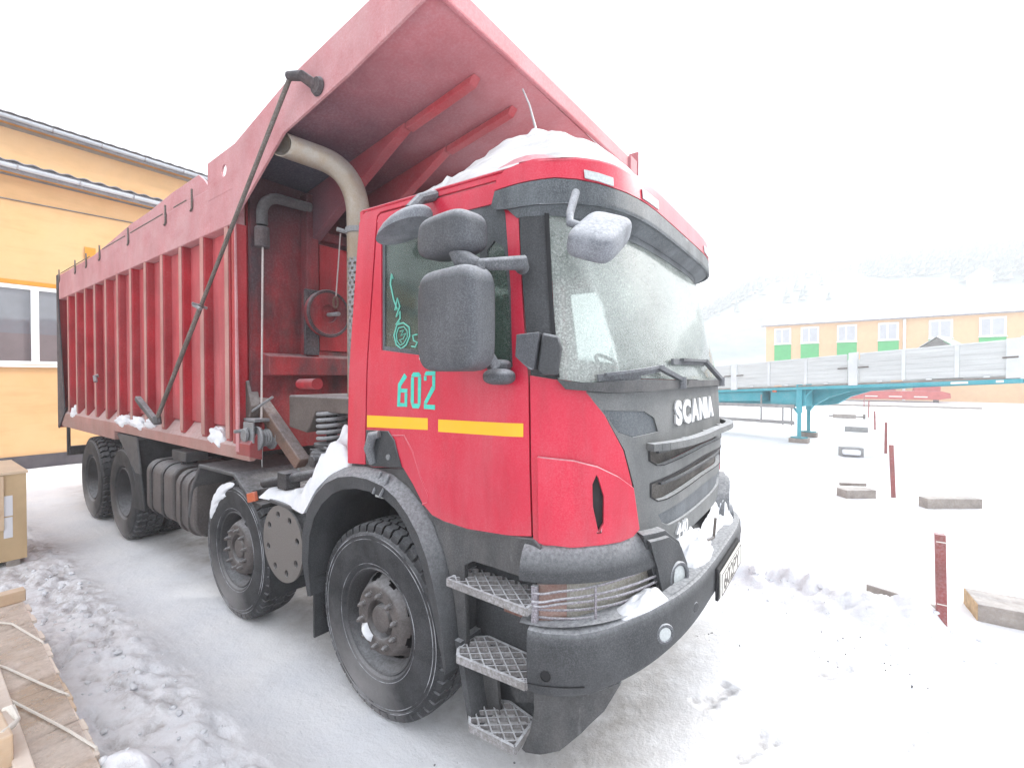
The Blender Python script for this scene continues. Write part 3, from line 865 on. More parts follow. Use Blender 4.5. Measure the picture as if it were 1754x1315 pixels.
# chassis
ch = MB()
for s in (-1, 1):
    ch.box(-8.0, 0.95, s * 0.42 - 0.04, s * 0.42 + 0.04, 0.78, 1.05)
for x in (-7.6, -5.9, -4.2, -3.3, -1.3, 0.6): ch.box(x - 0.06, x + 0.06, -0.38, 0.38, 0.80, 1.0)
build('chassis_frame', ch, 'chassis', truck, bevel=0.006)
for x in AX:
    a = MB()
    a.tube([(x, -0.9, 0.53), (x, 0.9, 0.53)], 0.075 if x > -3 else 0.1, 12)
    if x < -3: a.lathe([(0.0, -.25), (.12, -.22), (.22, -.1), (.24, 0), (.22, .1), (.12, .22), (0, .25)], (x, 0, 0.55), (1, 0, 0), 20)
    for s in (-1, 1): a.box(x - 0.5, x + 0.5, s * 0.52 - 0.045, s * 0.52 + 0.045, 0.63, 0.74)
    build('axle', a, 'chassis', truck, bevel=0.005)
en = MB()
en.box(-0.9, 0.85, -0.36, 0.36, 0.62, 1.32)
build('engine', en, 'dark', truck, bevel=0.03)
lf = MB()
lf.box(0.98, 1.02, -0.95, 0.95, 0.55, 1.3)
build('radiator', lf, 'dark', truck)

# ---- tipping bed -------------------------------------------------------------------------
XF, XR = -1.93, -8.10
bed = build('dump_bed', MB().box(XR, XF, -1.165, 1.165, 1.36, 1.44).box(XR, XF - 0.05, -1.175, -1.150, 1.44, 3.50).box(XR, XF - 0.05, 1.150, 1.175, 1.44, 3.50), 'bed_red', truck)
M['bed_panel'] = mat('bed_panel', (0.43, 0.045, 0.055), 0.6, var=0.2, dust=((0.44, 0.18, 0.18), 0.65, 1.8, 0.40, 0.70, (1, 1, 0.2)), dust2=((0.16, 0.03, 0.035), 0.55, 4, 0.5, 0.8, (1.5, 1, 0.15)), frost=(0.06, 0.35, 70), low=(1.35, 2.3, (0.18, 0.10, 0.09), 0.7))
for k in range(12):
    xa_, xb_ = -7.52 + 0.492 * k + 0.036, -7.52 + 0.492 * (k + 1) - 0.046
    for s in (-1, 1): build('side_panel', MB().box(xa_, min(xb_, -2.03), s * 1.1765, s * 1.198, 1.54, 3.183), 'bed_panel', bed, smooth=0)
for k in range(12):
    x = -7.52 + 0.492 * k
    for s in (-1, 1):
        r = MB().prism([(x - 0.045, s * 1.176), (x + 0.035, s * 1.176), (x + 0.035, s * 1.262), (x + 0.028, s * 1.270), (x - 0.038, s * 1.270), (x - 0.045, s * 1.262)], 'z', 1.43, 3.20)
        build('side_rib', r, 'bed_red', bed, smooth=0, bevel=0.006)
        if s < 0:
            cp = MB().box(x - 0.040, x + 0.030, -1.2745, -1.2705, 1.45, 3.19)
            build('rib_face', cp, 'rib_tan', bed, smooth=0)
for s in (-1, 1):
    lg = MB().prism([(s * 1.176, 1.36), (s * 1.176, 1.53), (s * 1.275, 1.40), (s * 1.275, 1.30), (s * 1.23, 1.30)], 'x', -8.0, -1.74)
    build('side_ledge', lg, 'bed_red' if s > 0 else 'rib_tan', bed, smooth=0, bevel=0.006)
    rl = MB().box(XR + 0.06, -1.965, s * 1.25, s * 1.282, 3.185, 3.565) if s > 0 else MB().box(XR + 0.06, -1.965, -1.282, -1.19, 3.185, 3.565)
    build('top_rail', rl, 'bed_dusty_veil', bed, smooth=0, bevel=0.008)
    up = [(-8.06, 3.40), (-8.06, 3.595), (-6.9, 3.565), (-6.4, 3.58), (-5.35, 3.65), (-4.64, 3.707), (-3.96, 3.722), (-3.36, 3.765), (-2.72, 3.775), (-2.60, 3.70), (-2.45, 3.57), (-2.45, 3.40)]
    build('extension_board', MB().prism(up, 'y', s * 1.225, s * 1.249), 'bed_dusty_veil', bed, smooth=0, bevel=0.004)
lip = MB().prism([(-8.0, 1.19), (-7.18, 1.19), (-5.25, 1.19), (-5.25, 1.31), (-8.0, 1.31)], 'y', -1.272, -1.10)
build('rear_skirt', lip, 'rib_tan', bed, smooth=0, bevel=0.01)
# front corner post with its clean red forward face
cpst = MB().prism([(-2.02, -1.176), (-2.02, -1.273), (-1.965, -1.280), (-1.955, -1.18)], 'z', 1.42, 3.19)
build('corner_post', cpst, 'bed_red', bed, smooth=0, bevel=0.006)
cpl = MB().plate([(-1.90, -1.279, 1.36), (-1.955, -1.279, 1.36), (-1.955, -1.279, 3.42), (-1.948, -1.279, 3.42)], 0.012)
build('front_edge_plate', cpl, 'bed_dusty_veil', bed, smooth=0)
ft = MB().prism([(-1.178, 1.30), (-1.276, 1.335), (-1.276, 1.43), (-1.178, 1.56)], 'x', -1.955, -1.73)
build('ledge_end', ft, 'bed_red', bed, smooth=0, bevel=0.006)
# hooks along the rail
for x in (-7.95, -6.95, -6.35, -5.7, -4.55, -3.4, -2.75):
    hk = MB().tube([(x, -1.292, 3.64), (x, -1.292, 3.47), (x - 0.035, -1.292, 3.45)], 0.009, 6)
    build('tarp_hook', hk, 'rod', bed)
sl_ = MB()
for a, b in ((-7.9, -6.2), (-5.6, -4.7), (-4.5, -3.5), (-3.2, -2.9)):
    sl_.tube([(a, -1.286, 3.575), (b, -1.286, 3.575)], 0.006, 5)
build('tarp_cord', sl_, 'rod', bed)
# tailgate seen edge-on
tg = MB().box(XR - 0.10, XR, -1.28, 1.28, 1.16, 3.56)
build('tailgate', tg, 'bed_red', bed, bevel=0.01)
tp = MB().prism([(-8.12, 1.15), (-8.16, 1.17), (-8.16, 3.58), (-8.05, 3.58), (-8.05, 3.2), (-7.72, 1.50), (-7.72, 1.42)], 'y', -1.292, -1.277)
build('tailgate_corner', tp, 'soot', bed, smooth=0, bevel=0.003)
# load heap inside the bed (frozen snow)
ld = MB()
ld.grid(lambda u, v: (XR + 0.1 + u * 6.0, -1.14 + v * 2.28, 3.30 + 0.30 * math.sin(PI * v) + 0.08 * float(fbm(u * 9, v * 4, 5))), 40, 20)
build('snow_load', ld, 'snow', None, smooth=60, label='frozen snow heaped inside the tipping bed of the red dump truck', cat='snow')

# front wall of the bed
fw = MB().box(XF - 0.02, XF + 0.02, -1.175, 1.175, 1.34, 3.60)
build('front_wall', fw, 'sooty_red', bed, smooth=0)
for y in (-0.70, 0.70):
    build('wall_post', MB().box(XF + 0.02, XF + 0.13, y - 0.055, y + 0.055, 2.13, 3.56), 'sooty_red', bed, smooth=0, bevel=0.008)
build('wall_beam', MB().prism([(XF + 0.02, 1.97), (XF + 0.02, 2.16), (XF + 0.16, 2.13), (XF + 0.16, 1.97)], 'y', -1.10, 1.10), 'sooty_red', bed, smooth=0, bevel=0.008)
build('wall_beam', MB().box(XF + 0.02, XF + 0.09, -0.64, 0.64, 3.20, 3.28), 'sooty_red', bed, smooth=0, bevel=0.006)
build('wall_panel', MB().box(XF + 0.02, XF + 0.032, -0.58, -0.06, 2.2, 3.17), 'bed_red', bed, smooth=0, bevel=0.003)
build('post_foot', MB().box(XF + 0.13, XF + 0.16, -0.79, -0.66, 2.15, 2.72), 'soot', bed, smooth=0, bevel=0.004)
dsc = MB()
dsc.lathe([(0, .0), (.075, .0), (.08, .02), (.13, .022), (.185, .022), (.20, .03), (.205, .0), (.205, -.04), (0, -.04)][::-1], (XF + 0.20, -0.60, 2.52), (1, 0, 0), 40)
build('winch_disc', dsc, 'sooty_red', bed, smooth=40)
rmd = MB()
rmd.tube([(XF + 0.215, -0.60 + 0.196 * math.cos(t), 2.52 + 0.196 * math.sin(t)) for t in np.linspace(0, 2 * PI, 40, endpoint=False)], 0.016, 6, closed=True)
build('disc_rim', rmd, 'soot', bed)
build('disc_pin', MB().tube([(XF + 0.2, -0.60, 2.51), (XF + 0.34, -0.585, 2.51)], 0.018, 10), 'galv', bed)
build('wall_cable', MB().tube([(XF + 0.24, -0.50, 3.25), (XF + 0.26, -0.56, 2.68)], 0.007, 6), 'cable', bed)
build('shackle', MB().tube([(XF + 0.26, -0.565 + 0.022 * math.sin(t), 2.62 + 0.05 * math.cos(t)) for t in np.linspace(0, 2 * PI, 12, endpoint=False)], 0.009, 6, closed=True), 'rust_brown', bed)
# canopy (cab guard)
CZ = lambda x: 3.60 + 0.153 * (x - XF)
XL = 0.27
cs = MB()
cs.plate([(XF - 0.3, -1.25, CZ(XF - 0.3)), (XL, -1.25, CZ(XL)), (XL, 1.30, CZ(XL)), (XF - 0.3, 1.30, CZ(XF - 0.3))], 0.02)
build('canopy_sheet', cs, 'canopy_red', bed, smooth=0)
for s in (-1, 1):
    pl = [(-1.955, 3.20), (-1.17, 3.655), (-0.42, 3.768), (0.20, 3.895), (XL, 3.91), (XL, 4.06), (-0.1, 4.11), (-0.2, 4.107), (-1.08, 4.0), (-1.92, 3.80), (-2.43, 3.78), (-2.43, 3.46), (-1.965, 3.46)]
    hole = [( -1.985 + 0.045 * math.cos(t), 3.79 - 0.17 + 0.05 * math.sin(t)) for t in np.linspace(0, 2 * PI, 14, endpoint=False)]
    lp = [[Vector((x, z, 0)) for x, z in pl], [Vector((x - 0.13, z + 0.02, 0)) for x, z in hole]]
    tr = tessellate_polygon(lp)
    fl = [p for l in lp for p in l]
    mb = MB()
    n = len(fl)
    y0, y1 = (-1.284, -1.268) if s < 0 else (1.30, 1.316)
    F = [tuple(t) for t in tr] + [tuple(i + n for i in t[::-1]) for t in tr]
    k = 0
    for l in lp:
        m_ = len(l)
        F += [(k + i, k + (i + 1) % m_, n + k + (i + 1) % m_, n + k + i) for i in range(m_)]
        k += m_
    mb.add([(p.x, y0, p.y) for p in fl] + [(p.x, y1, p.y) for p in fl], F)
    build('canopy_side', mb, 'bed_dusty_veil', bed, smooth=0)
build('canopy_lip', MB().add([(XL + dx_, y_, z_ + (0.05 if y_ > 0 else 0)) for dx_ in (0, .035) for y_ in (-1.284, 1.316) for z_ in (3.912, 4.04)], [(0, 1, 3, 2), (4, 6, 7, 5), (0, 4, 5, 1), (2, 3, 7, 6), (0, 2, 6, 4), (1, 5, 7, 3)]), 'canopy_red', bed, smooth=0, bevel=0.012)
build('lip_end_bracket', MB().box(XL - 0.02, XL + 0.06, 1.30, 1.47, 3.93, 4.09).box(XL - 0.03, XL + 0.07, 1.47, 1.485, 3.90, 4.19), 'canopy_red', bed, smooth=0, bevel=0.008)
for y in (-0.66, -0.24, 0.18, 0.60, 1.02):
    g = MB()
    g.prism([(XF + 0.02, 3.12), (-0.62, CZ(-0.62) - 0.03), (-0.60, CZ(-0.6) - 0.002), (XF + 0.02, CZ(XF) - 0.002), ], 'y', y - 0.04, y + 0.04)
    g.prism([(-0.59, CZ(-0.59) - 0.05), (0.02, CZ(0.02) - 0.045), (0.06, CZ(0.06) - 0.002), (-0.59, CZ(-0.59) - 0.002)], 'y', y - 0.035, y + 0.035)
    build('canopy_gusset', g, 'gusset_red', bed, smooth=0, bevel=0.006)
# vertical air pipe on the front wall, cable and hand winch
pp = MB()
pth = [(XF + 0.12, -0.72, 3.44), (XF + 0.12, -0.98, 3.43)] + [(XF + 0.12, -0.98 - 0.15 * math.sin(t), 3.28 + 0.15 * math.cos(t)) for t in np.linspace(0.2, PI / 2, 7)] + [(XF + 0.12, -1.13, 3.18)]
pp.tube(pth, 0.042, 14)
build('wall_pipe', pp, 'fender_grey', bed, smooth=50)
build('pipe_sleeve', MB().lathe([(0, 0), (.052, 0), (.055, .01), (.055, .15), (.05, .16), (0, .16)], (XF + 0.12, -1.13, 3.0), (0, 0, 1), 20), 'soot', bed)
build('winch_cable', MB().tube([(XF + 0.13, -1.13, 3.02), (XF + 0.15, -1.16, 1.62)], 0.008, 6), 'cable', bed)
wc = MB()
wx, wy, wz = XF + 0.17, -1.17, 1.50
build('winch_bracket', MB().box(XF + 0.0, wx + 0.02, wy - 0.06, wy + 0.09, 1.60, 1.625).box(wx - 0.12, wx + 0.04, wy - 0.085, wy - 0.07, 1.44, 1.60).box(wx - 0.12, wx + 0.04, wy + 0.08, wy + 0.095, 1.44, 1.60), 'galv', bed, smooth=0, bevel=0.004)
dr = MB().lathe([(0, -.065), (.095, -.065), (.098, -.055), (.095, -.045), (.062, -.042)] + [(.062 + .008 * (k % 2), -.04 + .01 * k) for k in range(9)] + [(.095, .045), (.098, .055), (.095, .065), (0, .065)], (wx, wy + 0.02, wz - 0.03), (0, -1, 0), 28)
build('winch_drum', dr, 'galv', bed, smooth=30)
build('winch_crank', MB().tube([(wx - 0.02, wy - 0.09, 1.55), (wx - 0.10, wy - 0.11, 1.53), (wx - 0.10, wy - 0.16, 1.53)], 0.014, 8).lathe([(0, 0), (.05, 0), (.05, .02), (0, .02)], (wx - 0.05, wy - 0.095, 1.50), (0, -1, 0), 16), 'galv', bed)
# leaning safety strut and pivot plate
build('body_strut', MB().beam((-2.0, -1.10, 1.80), (-1.42, -1.02, 1.28), 0.10, 0.10), 'rust_brown', bed, smooth=0, bevel=0.01)
build('strut_plate', MB().prism([(-2.10, 1.62), (-2.16, 1.86), (-1.95, 1.93), (-1.86, 1.72), (-1.92, 1.58)], 'y', -1.20, -1.12), 'bracket_brown', bed, smooth=0, bevel=0.01)
build('strut_pin', MB().tube([(-1.93, -1.19, 1.66), (-1.62, -1.15, 1.80)], 0.010, 6).tube([(-2.10, -1.215, 1.80), (-2.10, -1.13, 1.80)], 0.022, 8), 'galv', bed)
build('icicle', MB().tube([(-1.46, -1.03, 1.27), (-1.46, -1.03, 1.15)], [0.012, 0.004], 6).tube([(-1.86, -1.12, 1.42), (-1.86, -1.12, 1.22)], [0.009, 0.003], 6), 'lens_white', bed)

# tarp roller crank bar lying along the side
cb = MB()
A, B = Vector((-0.93, -1.37, 3.885)), Vector((-3.46, -1.36, 1.545))
cb.tube([A, A.lerp(B, 0.58)], 0.015, 10).tube([A.lerp(B, 0.565), B], 0.019, 10)
cbo = build('crank_bar', cb, 'rod', truck, smooth=50)
build('crank_joint', MB().tube([(-0.75, -1.285, 3.81), (-0.80, -1.36, 3.86), (-0.93, -1.375, 3.90)], [0.035, 0.032, 0.028], 10).lathe([(0, 0), (.055, 0), (.06, .01), (.05, .03), (0, .03)], (-0.73, -1.285, 3.80), (0, -1, 0), 20), 'soot', cbo)
Cc = A.lerp(B, 0.575)
build('bar_clamp', MB().tube([Cc + Vector((-0.05, -0.03, 0.02)), Cc + Vector((0.06, -0.02, -0.02))], 0.015, 8).tube([Cc + Vector((0, 0.05, 0)), Cc + Vector((0, -0.06, 0.03))], 0.012, 8), 'galv', cbo)
build('crank_handle', MB().beam(B + Vector((0, -0.01, -0.02)), (-4.02, -1.36, 1.735), 0.05, 0.05).beam((-4.02, -1.37, 1.735), (-4.06, -1.30, 1.62), 0.035, 0.035).tube([B + Vector((0, 0, 0.03)), B + Vector((0.02, 0, -0.05))], 0.036, 10), 'fender_grey', cbo, bevel=0.006)
cl = MB().tube([(-5.9, -1.275, 1.98), (-5.9, -1.31, 1.97), (-5.86, -1.31, 1.9)], 0.022, 8)
build('side_latch', cl, 'galv', bed)

# ---- exhaust ---------------------------------------------------------------------------
ex = MB()
p0, p1, p2 = Vector((-0.90, -0.875, 3.10)), Vector((-0.90, -0.875, 3.46)), Vector((-1.25, -1.262, 3.605))
path = [Vector((-0.90, -0.875, z)) for z in (1.7, 2.4, 2.9, 3.06)]
pm_ = p1 * 0.5 + p2 * 0.5
for t in np.linspace(0, 1, 14)[1:]:
    path.append(p0 * (1 - t) ** 2 + p1 * 2 * t * (1 - t) + pm_ * t * t)
path += [pm_.lerp(p2, .5), p2]
pd_, cut_n = (path[-1] - path[-2]).normalized(), Vector((0.10, -0.99, 0.0)).normalized()
def slant(mb, i0, n_):
    for i in range(i0, i0 + n_):
        v = Vector(mb.v[i])
        mb.v[i] = tuple(v - pd_ * ((v - p2).dot(cut_n) / pd_.dot(cut_n)))
ex.tube(path, 0.083, 24, cap=False)
slant(ex, len(ex.v) - 24, 24)
o_ring = ex.v[-24:]
ex.tube(path[-6:], 0.077, 24, cap=False)
slant(ex, len(ex.v) - 24, 24)
i_ring = ex.v[-24:]
ex.add(o_ring + i_ring, [(k, (k + 1) % 24, 24 + (k + 1) % 24, 24 + k) for k in range(24)])
exo = build('exhaust_pipe', ex, 'steel', truck, smooth=50)
build('pipe_bore', MB().tube(path[-9:-4], 0.0765, 24, cap=True), 'soot', exo, smooth=50)
build('exhaust_clamp', MB().lathe([(.084, -.022), (.093, -.02), (.093, .02), (.084, .022)], (-0.90, -0.875, 3.02), (0, 0, 1), 28).tube([(-0.97, -0.93, 3.02), (-1.0, -0.99, 3.03)], 0.016, 8), 'galv', exo)
sh = MB()
nn = 30
for j in range(60):
    for k in range(nn):
        if (j % 2 == 1) and (k % 2 == (j // 2) % 2): continue
        vs = []
        for (kk, jj) in ((k, j), (k + 1, j), (k + 1, j + 1), (k, j + 1)):
            t = 2 * PI * kk / nn
            vs.append((-0.875 + 0.105 * math.cos(t), -0.86 + 0.105 * math.sin(t), 1.78 + 0.0172 * jj))
        sh.add(vs, [(0, 1, 2, 3)])
build('exhaust_heat_shield', sh, 'galv', exo, smooth=60)

# ---- behind the cab: suspension, boxes, platform, fenders -------------------------------
bx = MB().prism([(-1.66, 1.55), (-1.66, 1.81), (-0.62, 1.81), (-0.62, 1.69), (-1.27, 1.69), (-1.40, 1.52)], 'y', -1.0, -0.45)
build('cab_crossmember', bx, 'bracket_brown', truck, smooth=0, bevel=0.012)
build('cross_tube', MB().tube([(-1.62, -0.92, 1.90), (-1.21, -1.02, 1.905)], 0.042, 14).tube([(-0.95, -0.7, 1.92), (-0.52, -0.7, 1.93)], 0.03, 10).tube([(-0.98, -0.7, 1.80), (-0.96, -0.7, 1.98)], 0.06, 10), 'bed_red', truck)
spr = MB()
spr.tube([(-1.18 + 0.10 * math.cos(t), -0.92 + 0.10 * math.sin(t), 1.46 + 0.24 * t / (2 * PI * 5.2)) for t in np.linspace(0, 2 * PI * 5.2, 120)], 0.015, 8)
build('coil_spring', spr, 'galv', truck, smooth=60)
build('spring_damper', MB().tube([(-1.18, -0.92, 1.40), (-1.18, -0.92, 1.72)], 0.04, 12).lathe([(0, 0), (.13, 0), (.13, .02), (0, .03)], (-1.18, -0.92, 1.435), (0, 0, 1), 20), 'chassis', truck)
sa = MB().tube([(-1.30, -1.0, 1.36), (-0.45, -0.95, 1.37)], 0.035, 10).tube([(-1.20, -1.08, 1.33), (-1.20, -0.7, 1.33)], 0.045, 12).box(-1.36, -1.14, -1.0, -0.86, 1.28, 1.40).tube([(-1.05, -1.0, 1.30), (-0.45, -1.0, 1.29)], 0.03, 10)
build('suspension_arm', sa, 'chassis', truck, bevel=0.006)
build('air_line', MB().tube([(-1.25, -0.98, 1.40), (-1.1, -1.03, 1.43), (-0.9, -1.0, 1.39), (-0.5, -0.98, 1.42)], 0.013, 8), 'plastic', truck)
# second axle mudguard
fp = [(-3.17, 0.50), (-3.06, 0.87), (-2.85, 1.15), (-2.13, 1.155), (-1.84, 0.99)]
fi = [(-1.86, 0.955), (-2.145, 1.12), (-2.83, 1.115), (-3.025, 0.86), (-3.13, 0.50)]
mg = build('axle_mudguard', MB().prism(fp + fi, 'y', -1.225, -0.50), 'fender_grey', truck, smooth=0, bevel=0.012)
build('inner_guard', MB().prism([(-2.9, 0.6), (-2.85, 1.10), (-2.13, 1.10), (-1.85, 0.9), (-1.85, 0.6)], 'y', -0.62, -0.60), 'dark', mg, smooth=0)
build('guard_pipe', MB().tube([(-1.78, -1.14, 1.10), (-1.35, -1.10, 1.20), (-0.75, -0.95, 1.33)], 0.038, 12).box(-1.52, -1.40, -1.17, -1.05, 1.10, 1.23), 'chassis', truck, bevel=0.006)
build('side_reflector', MB().rbox((-1.80, -1.225, 1.005), (0.13, 0.03, 0.075), (0, -0.28, 0)), 'orange_lens', truck, bevel=0.006)
build('reflector_bracket', MB().beam((-1.86, -1.19, 1.02), (-1.50, -1.10, 1.10), 0.02, 0.05).box(-1.86, -1.70, -1.20, -1.02, 0.93, 0.955), 'chassis', truck, smooth=0, bevel=0.004)
fl = MB().prism([(-1.60, -1.20), (-1.585, -1.20), (-1.505, -0.62), (-1.52, -0.62)], 'z', 0.25, 0.95)
build('mud_flap', fl, 'rubber', truck, smooth=0, bevel=0.004)
build('air_tank', MB().lathe([(0, -.25), (.20, -.24), (.255, -.20), (.262, 0), (.262, .25), (.255, .26)], (-1.37, -0.93, 0.72), (0, -1, 0), 36), 'chassis', truck)
R_ = 0.283
ep = [Vector((R_ * math.cos(t), R_ * math.sin(t), 0)) for t in np.linspace(0, 2 * PI, 48, endpoint=False)]
hl = []
for k in range(8):
    a = 2 * PI * (k + 0.35) / 8
    c = Vector((0.215 * math.cos(a), 0.215 * math.sin(a), 0))
    hl.append([c + Vector((0.026 * math.cos(t), 0.026 * math.sin(t), 0)) for t in np.linspace(0, 2 * PI, 12, endpoint=False)])
lps = [ep] + hl
tr = tessellate_polygon(lps)
flv = [p for l in lps for p in l]
n = len(flv)
pm = MB()
F = [tuple(t) for t in tr] + [tuple(i + n for i in t[::-1]) for t in tr]
k = 0
for l in lps:
    F += [(k + i, k + (i + 1) % len(l), n + k + (i + 1) % len(l), n + k + i) for i in range(len(l))]
    k += len(l)
pm.add([(-1.37 + p.x, -1.212, 0.72 + p.y) for p in flv] + [(-1.37 + p.x, -1.196, 0.72 + p.y) for p in flv], F)
build('round_cover_plate', pm, 'tan_plate', truck, smooth=0)
build('step_platform', MB().prism([(-1.66, -1.21), (-1.05, -1.235), (-1.0, -1.10), (-1.0, -0.55), (-1.45, -0.55)], 'z', 1.0, 1.03), 'fender_grey', truck, smooth=0, bevel=0.006)
# fuel tank, battery box
def rbox_tank(x0, x1, y0, y1, z0, z1, r):
    q = []
    for (cy, cz, a0) in ((y1 - r, z1 - r, 0), (y0 + r, z1 - r, PI / 2), (y0 + r, z0 + r, PI), (y1 - r, z0 + r, 1.5 * PI)):
        for t in np.linspace(a0, a0 + PI / 2, 6): q.append((cy + r * math.cos(t), cz + r * math.sin(t)))
    return q
tk = build('fuel_tank', MB().prism(rbox_tank(0, 0, -1.22, -0.62, 0.44, 1.04, 0.13), 'x', -4.30, -3.52), 'tank', truck, smooth=40, bevel=0.02)
for x in (-4.12, -3.78): build('tank_strap', MB().prism(rbox_tank(0, 0, -1.232, -0.61, 0.43, 1.05, 0.135), 'x', x - 0.03, x + 0.03), 'chassis', tk, smooth=40)
tk2 = build('hydraulic_tank', MB().prism(rbox_tank(0, 0, -1.21, -0.62, 0.40, 1.02, 0.15), 'x', -3.47, -2.98), 'tank', truck, smooth=40, bevel=0.02)
build('tank_rib', MB().prism(rbox_tank(0, 0, -1.228, -0.61, 0.39, 1.03, 0.155), 'x', -3.36, -3.30).prism(rbox_tank(0, 0, -1.228, -0.61, 0.39, 1.03, 0.155), 'x', -3.16, -3.10), 'tank', tk2, smooth=40)
build('tank_filler', MB().lathe([(0, 0), (.06, 0), (.06, .05), (0, .06)], (-3.68, -1.0, 1.04), (0, 0, 1), 16), 'chassis', tk)
build('valve_box', MB().box(-3.72, -3.35, -1.16, -0.95, 1.10, 1.20).box(-3.66, -3.62, -1.1, -1.06, 1.03, 1.1), 'fender_grey', truck, smooth=0, bevel=0.01)
# rear mudguard and flap
rg = MB().prism([(-5.30, 1.27), (-4.55, 1.27), (-4.42, 0.86), (-4.60, 0.86)], 'y', -1.24, -1.22).box(-5.30, -4.52, -1.235, -0.5, 1.24, 1.262)
build('rear_mudguard', rg, 'fender_grey', truck, smooth=0, bevel=0.004)
build('mud_flap', MB().prism([(-4.60, 0.87), (-4.43, 0.87), (-4.30, 0.46), (-4.70, 0.44)], 'y', -1.235, -1.222).prism([(-4.56, -1.23), (-4.545, -1.23), (-4.49, -0.60), (-4.505, -0.60)], 'z', 0.44, 1.24), 'rubber', truck, smooth=0)
build('rear_guard_panel', MB().prism([(-7.7, 1.19), (-5.0, 1.19), (-5.0, 1.05), (-7.7, 1.10)], 'y', -0.98, -0.94).box(-7.3, -4.6, -0.9, 0.9, 1.16, 1.2), 'dark', truck, smooth=0)
build('rear_lamp_bar', MB().box(-8.05, -7.95, -1.2, 1.2, 0.72, 0.86).box(-8.02, -7.96, -1.22, -1.18, 0.72, 1.18), 'chassis', truck, smooth=0, bevel=0.008)

# ---- cab ------------------------------------------------------------------------------
door = [(-.313, -1, 1.434), (-.247, -1, 1.424), (.011, -1, 1.454), (.09, -1, 1.37), (.16, -1, 1.275), (.23, -1, 1.225), (.315, -1, 1.208), (.476, -1, 1.199), (.848, -1.219, 1.233), (.842, -1.217, 1.6), (.83, -1.22, 1.955), (.765, -1.19, 2.50), (.735, -1.17, 2.80), (.725, -1.16, 2.885), (.69, -1, 2.905), (-.29, -1, 2.945), (-.315, -1, 2.93), (-.318, -1, 2.2)]
wh = [(-.20, -1, 2.112), (.30, -1, 2.052), (.752, -1.2, 2.0), (.715, -1.2, 2.40), (.665, -1.2, 2.745), (.64, -1.2, 2.785), (.60, -1.2, 2.805), (-.235, -1, 2.84), (-.262, -1, 2.82), (-.268, -1, 2.78)]
strip = [(-.50, -1, 1.42), (-.326, -1, 1.432), (-.331, -1, 2.2), (-.328, -1, 2.94), (-.30, -1, 2.958), (.70, -1, 2.918), (.70, -1, 2.955), (-.40, -1, 3.0), (-.47, -1, 2.98), (-.50, -1, 2.93)]
for mir in (False, True):
    dr_ = panel('cab_door', CAB, door, -0.035, 0.0, 'cab_red', truck, [wh], mir)
    panel('window_pane', CAB, wh, -0.022, -0.016, 'door_glass' if not mir else 'clear_glass', dr_, (), mir, bevel=0)
    inner = [(-.185, -1, 2.135), (.30, -1, 2.078), (.545, -1, 2.047), (.53, -1, 2.35), (.50, -1, 2.70), (.47, -1, 2.745), (.40, -1, 2.77), (-.02, -1, 2.785), (-.245, -1, 2.79)]
    inner2 = [(.575, -1, 2.043), (.732, -1.2, 2.022), (.70, -1.2, 2.36), (.66, -1.2, 2.58), (.60, -1, 2.62), (.555, -1, 2.58)]
    panel('window_trim', CAB, wh, -0.015, -0.009, 'plastic' if mir else 'visor_dark', dr_, [inner, inner2], mir, bevel=0)
    panel('cab_side_strip', CAB, strip, -0.035, 0.001, 'cab_red', truck, (), mir)
    cp = [(.856, -1.218, 1.215), (.85, -1.22, 1.6), (.838, -1.22, 1.962), (.96, -1.155, 1.940), (1.053, -1.109, 1.895), (1.126, -1.023, 1.779), (1.179, -.946, 1.62), (1.204, -.901, 1.454), (1.212, -.855, 1.239), (1.200, -.89, 1.212), (1.160, -.965, 1.197), (1.005, -1.125, 1.190), (.90, -1.20, 1.196)]
    cpo = panel('corner_panel', CAB, cp, -0.03, 0.0, 'cab_red', truck, (), mir, bevel=0.008)
    dfl = [(.882, -1.237, 1.60), (1.02, -1.156, 1.585), (1.097, -1.081, 1.555), (1.166, -.983, 1.505), (1.199, -.905, 1.445), (1.206, -.86, 1.245), (1.195, -.895, 1.216), (1.155, -.965, 1.203), (1.005, -1.125, 1.198), (.884, -1.21, 1.212)]
    slot = [(1.092, -1.086, 1.520), (1.110, -1.066, 1.505), (1.128, -1.042, 1.42), (1.128, -1.038, 1.30), (1.112, -1.055, 1.262), (1.092, -1.081, 1.285), (1.080, -1.095, 1.38), (1.080, -1.096, 1.48)]
    panel('corner_deflector', CAB, dfl, 0.001, 0.024, 'cab_red', cpo, [slot], mir, bevel=0.010)
    panel('deflector_slot', CAB, slot, 0.001, 0.006, 'dark', cpo, (), mir, bevel=0)
    pil = [(.845, -1.21, 1.968), (.77, -1.19, 2.50), (.742, -1.17, 2.80), (.742, -1.16, 2.86), (.83, -1.13, 2.86), (.862, -1.15, 2.74), (.90, -1.17, 2.35), (.955, -1.185, 1.945)]
    panel('windscreen_pillar', CAB, pil, -0.03, 0.004, 'plastic', truck, (), mir, bevel=0.006)
    seal = [(.857, -1.15, 2.74), (.895, -1.17, 2.35), (.948, -1.185, 1.95), (.962, -1.18, 1.95), (.91, -1.165, 2.35), (.872, -1.145, 2.74)]
    panel('windscreen_seal', CAB, seal, 0.004, 0.012, 'dark', truck, (), mir, bevel=0)
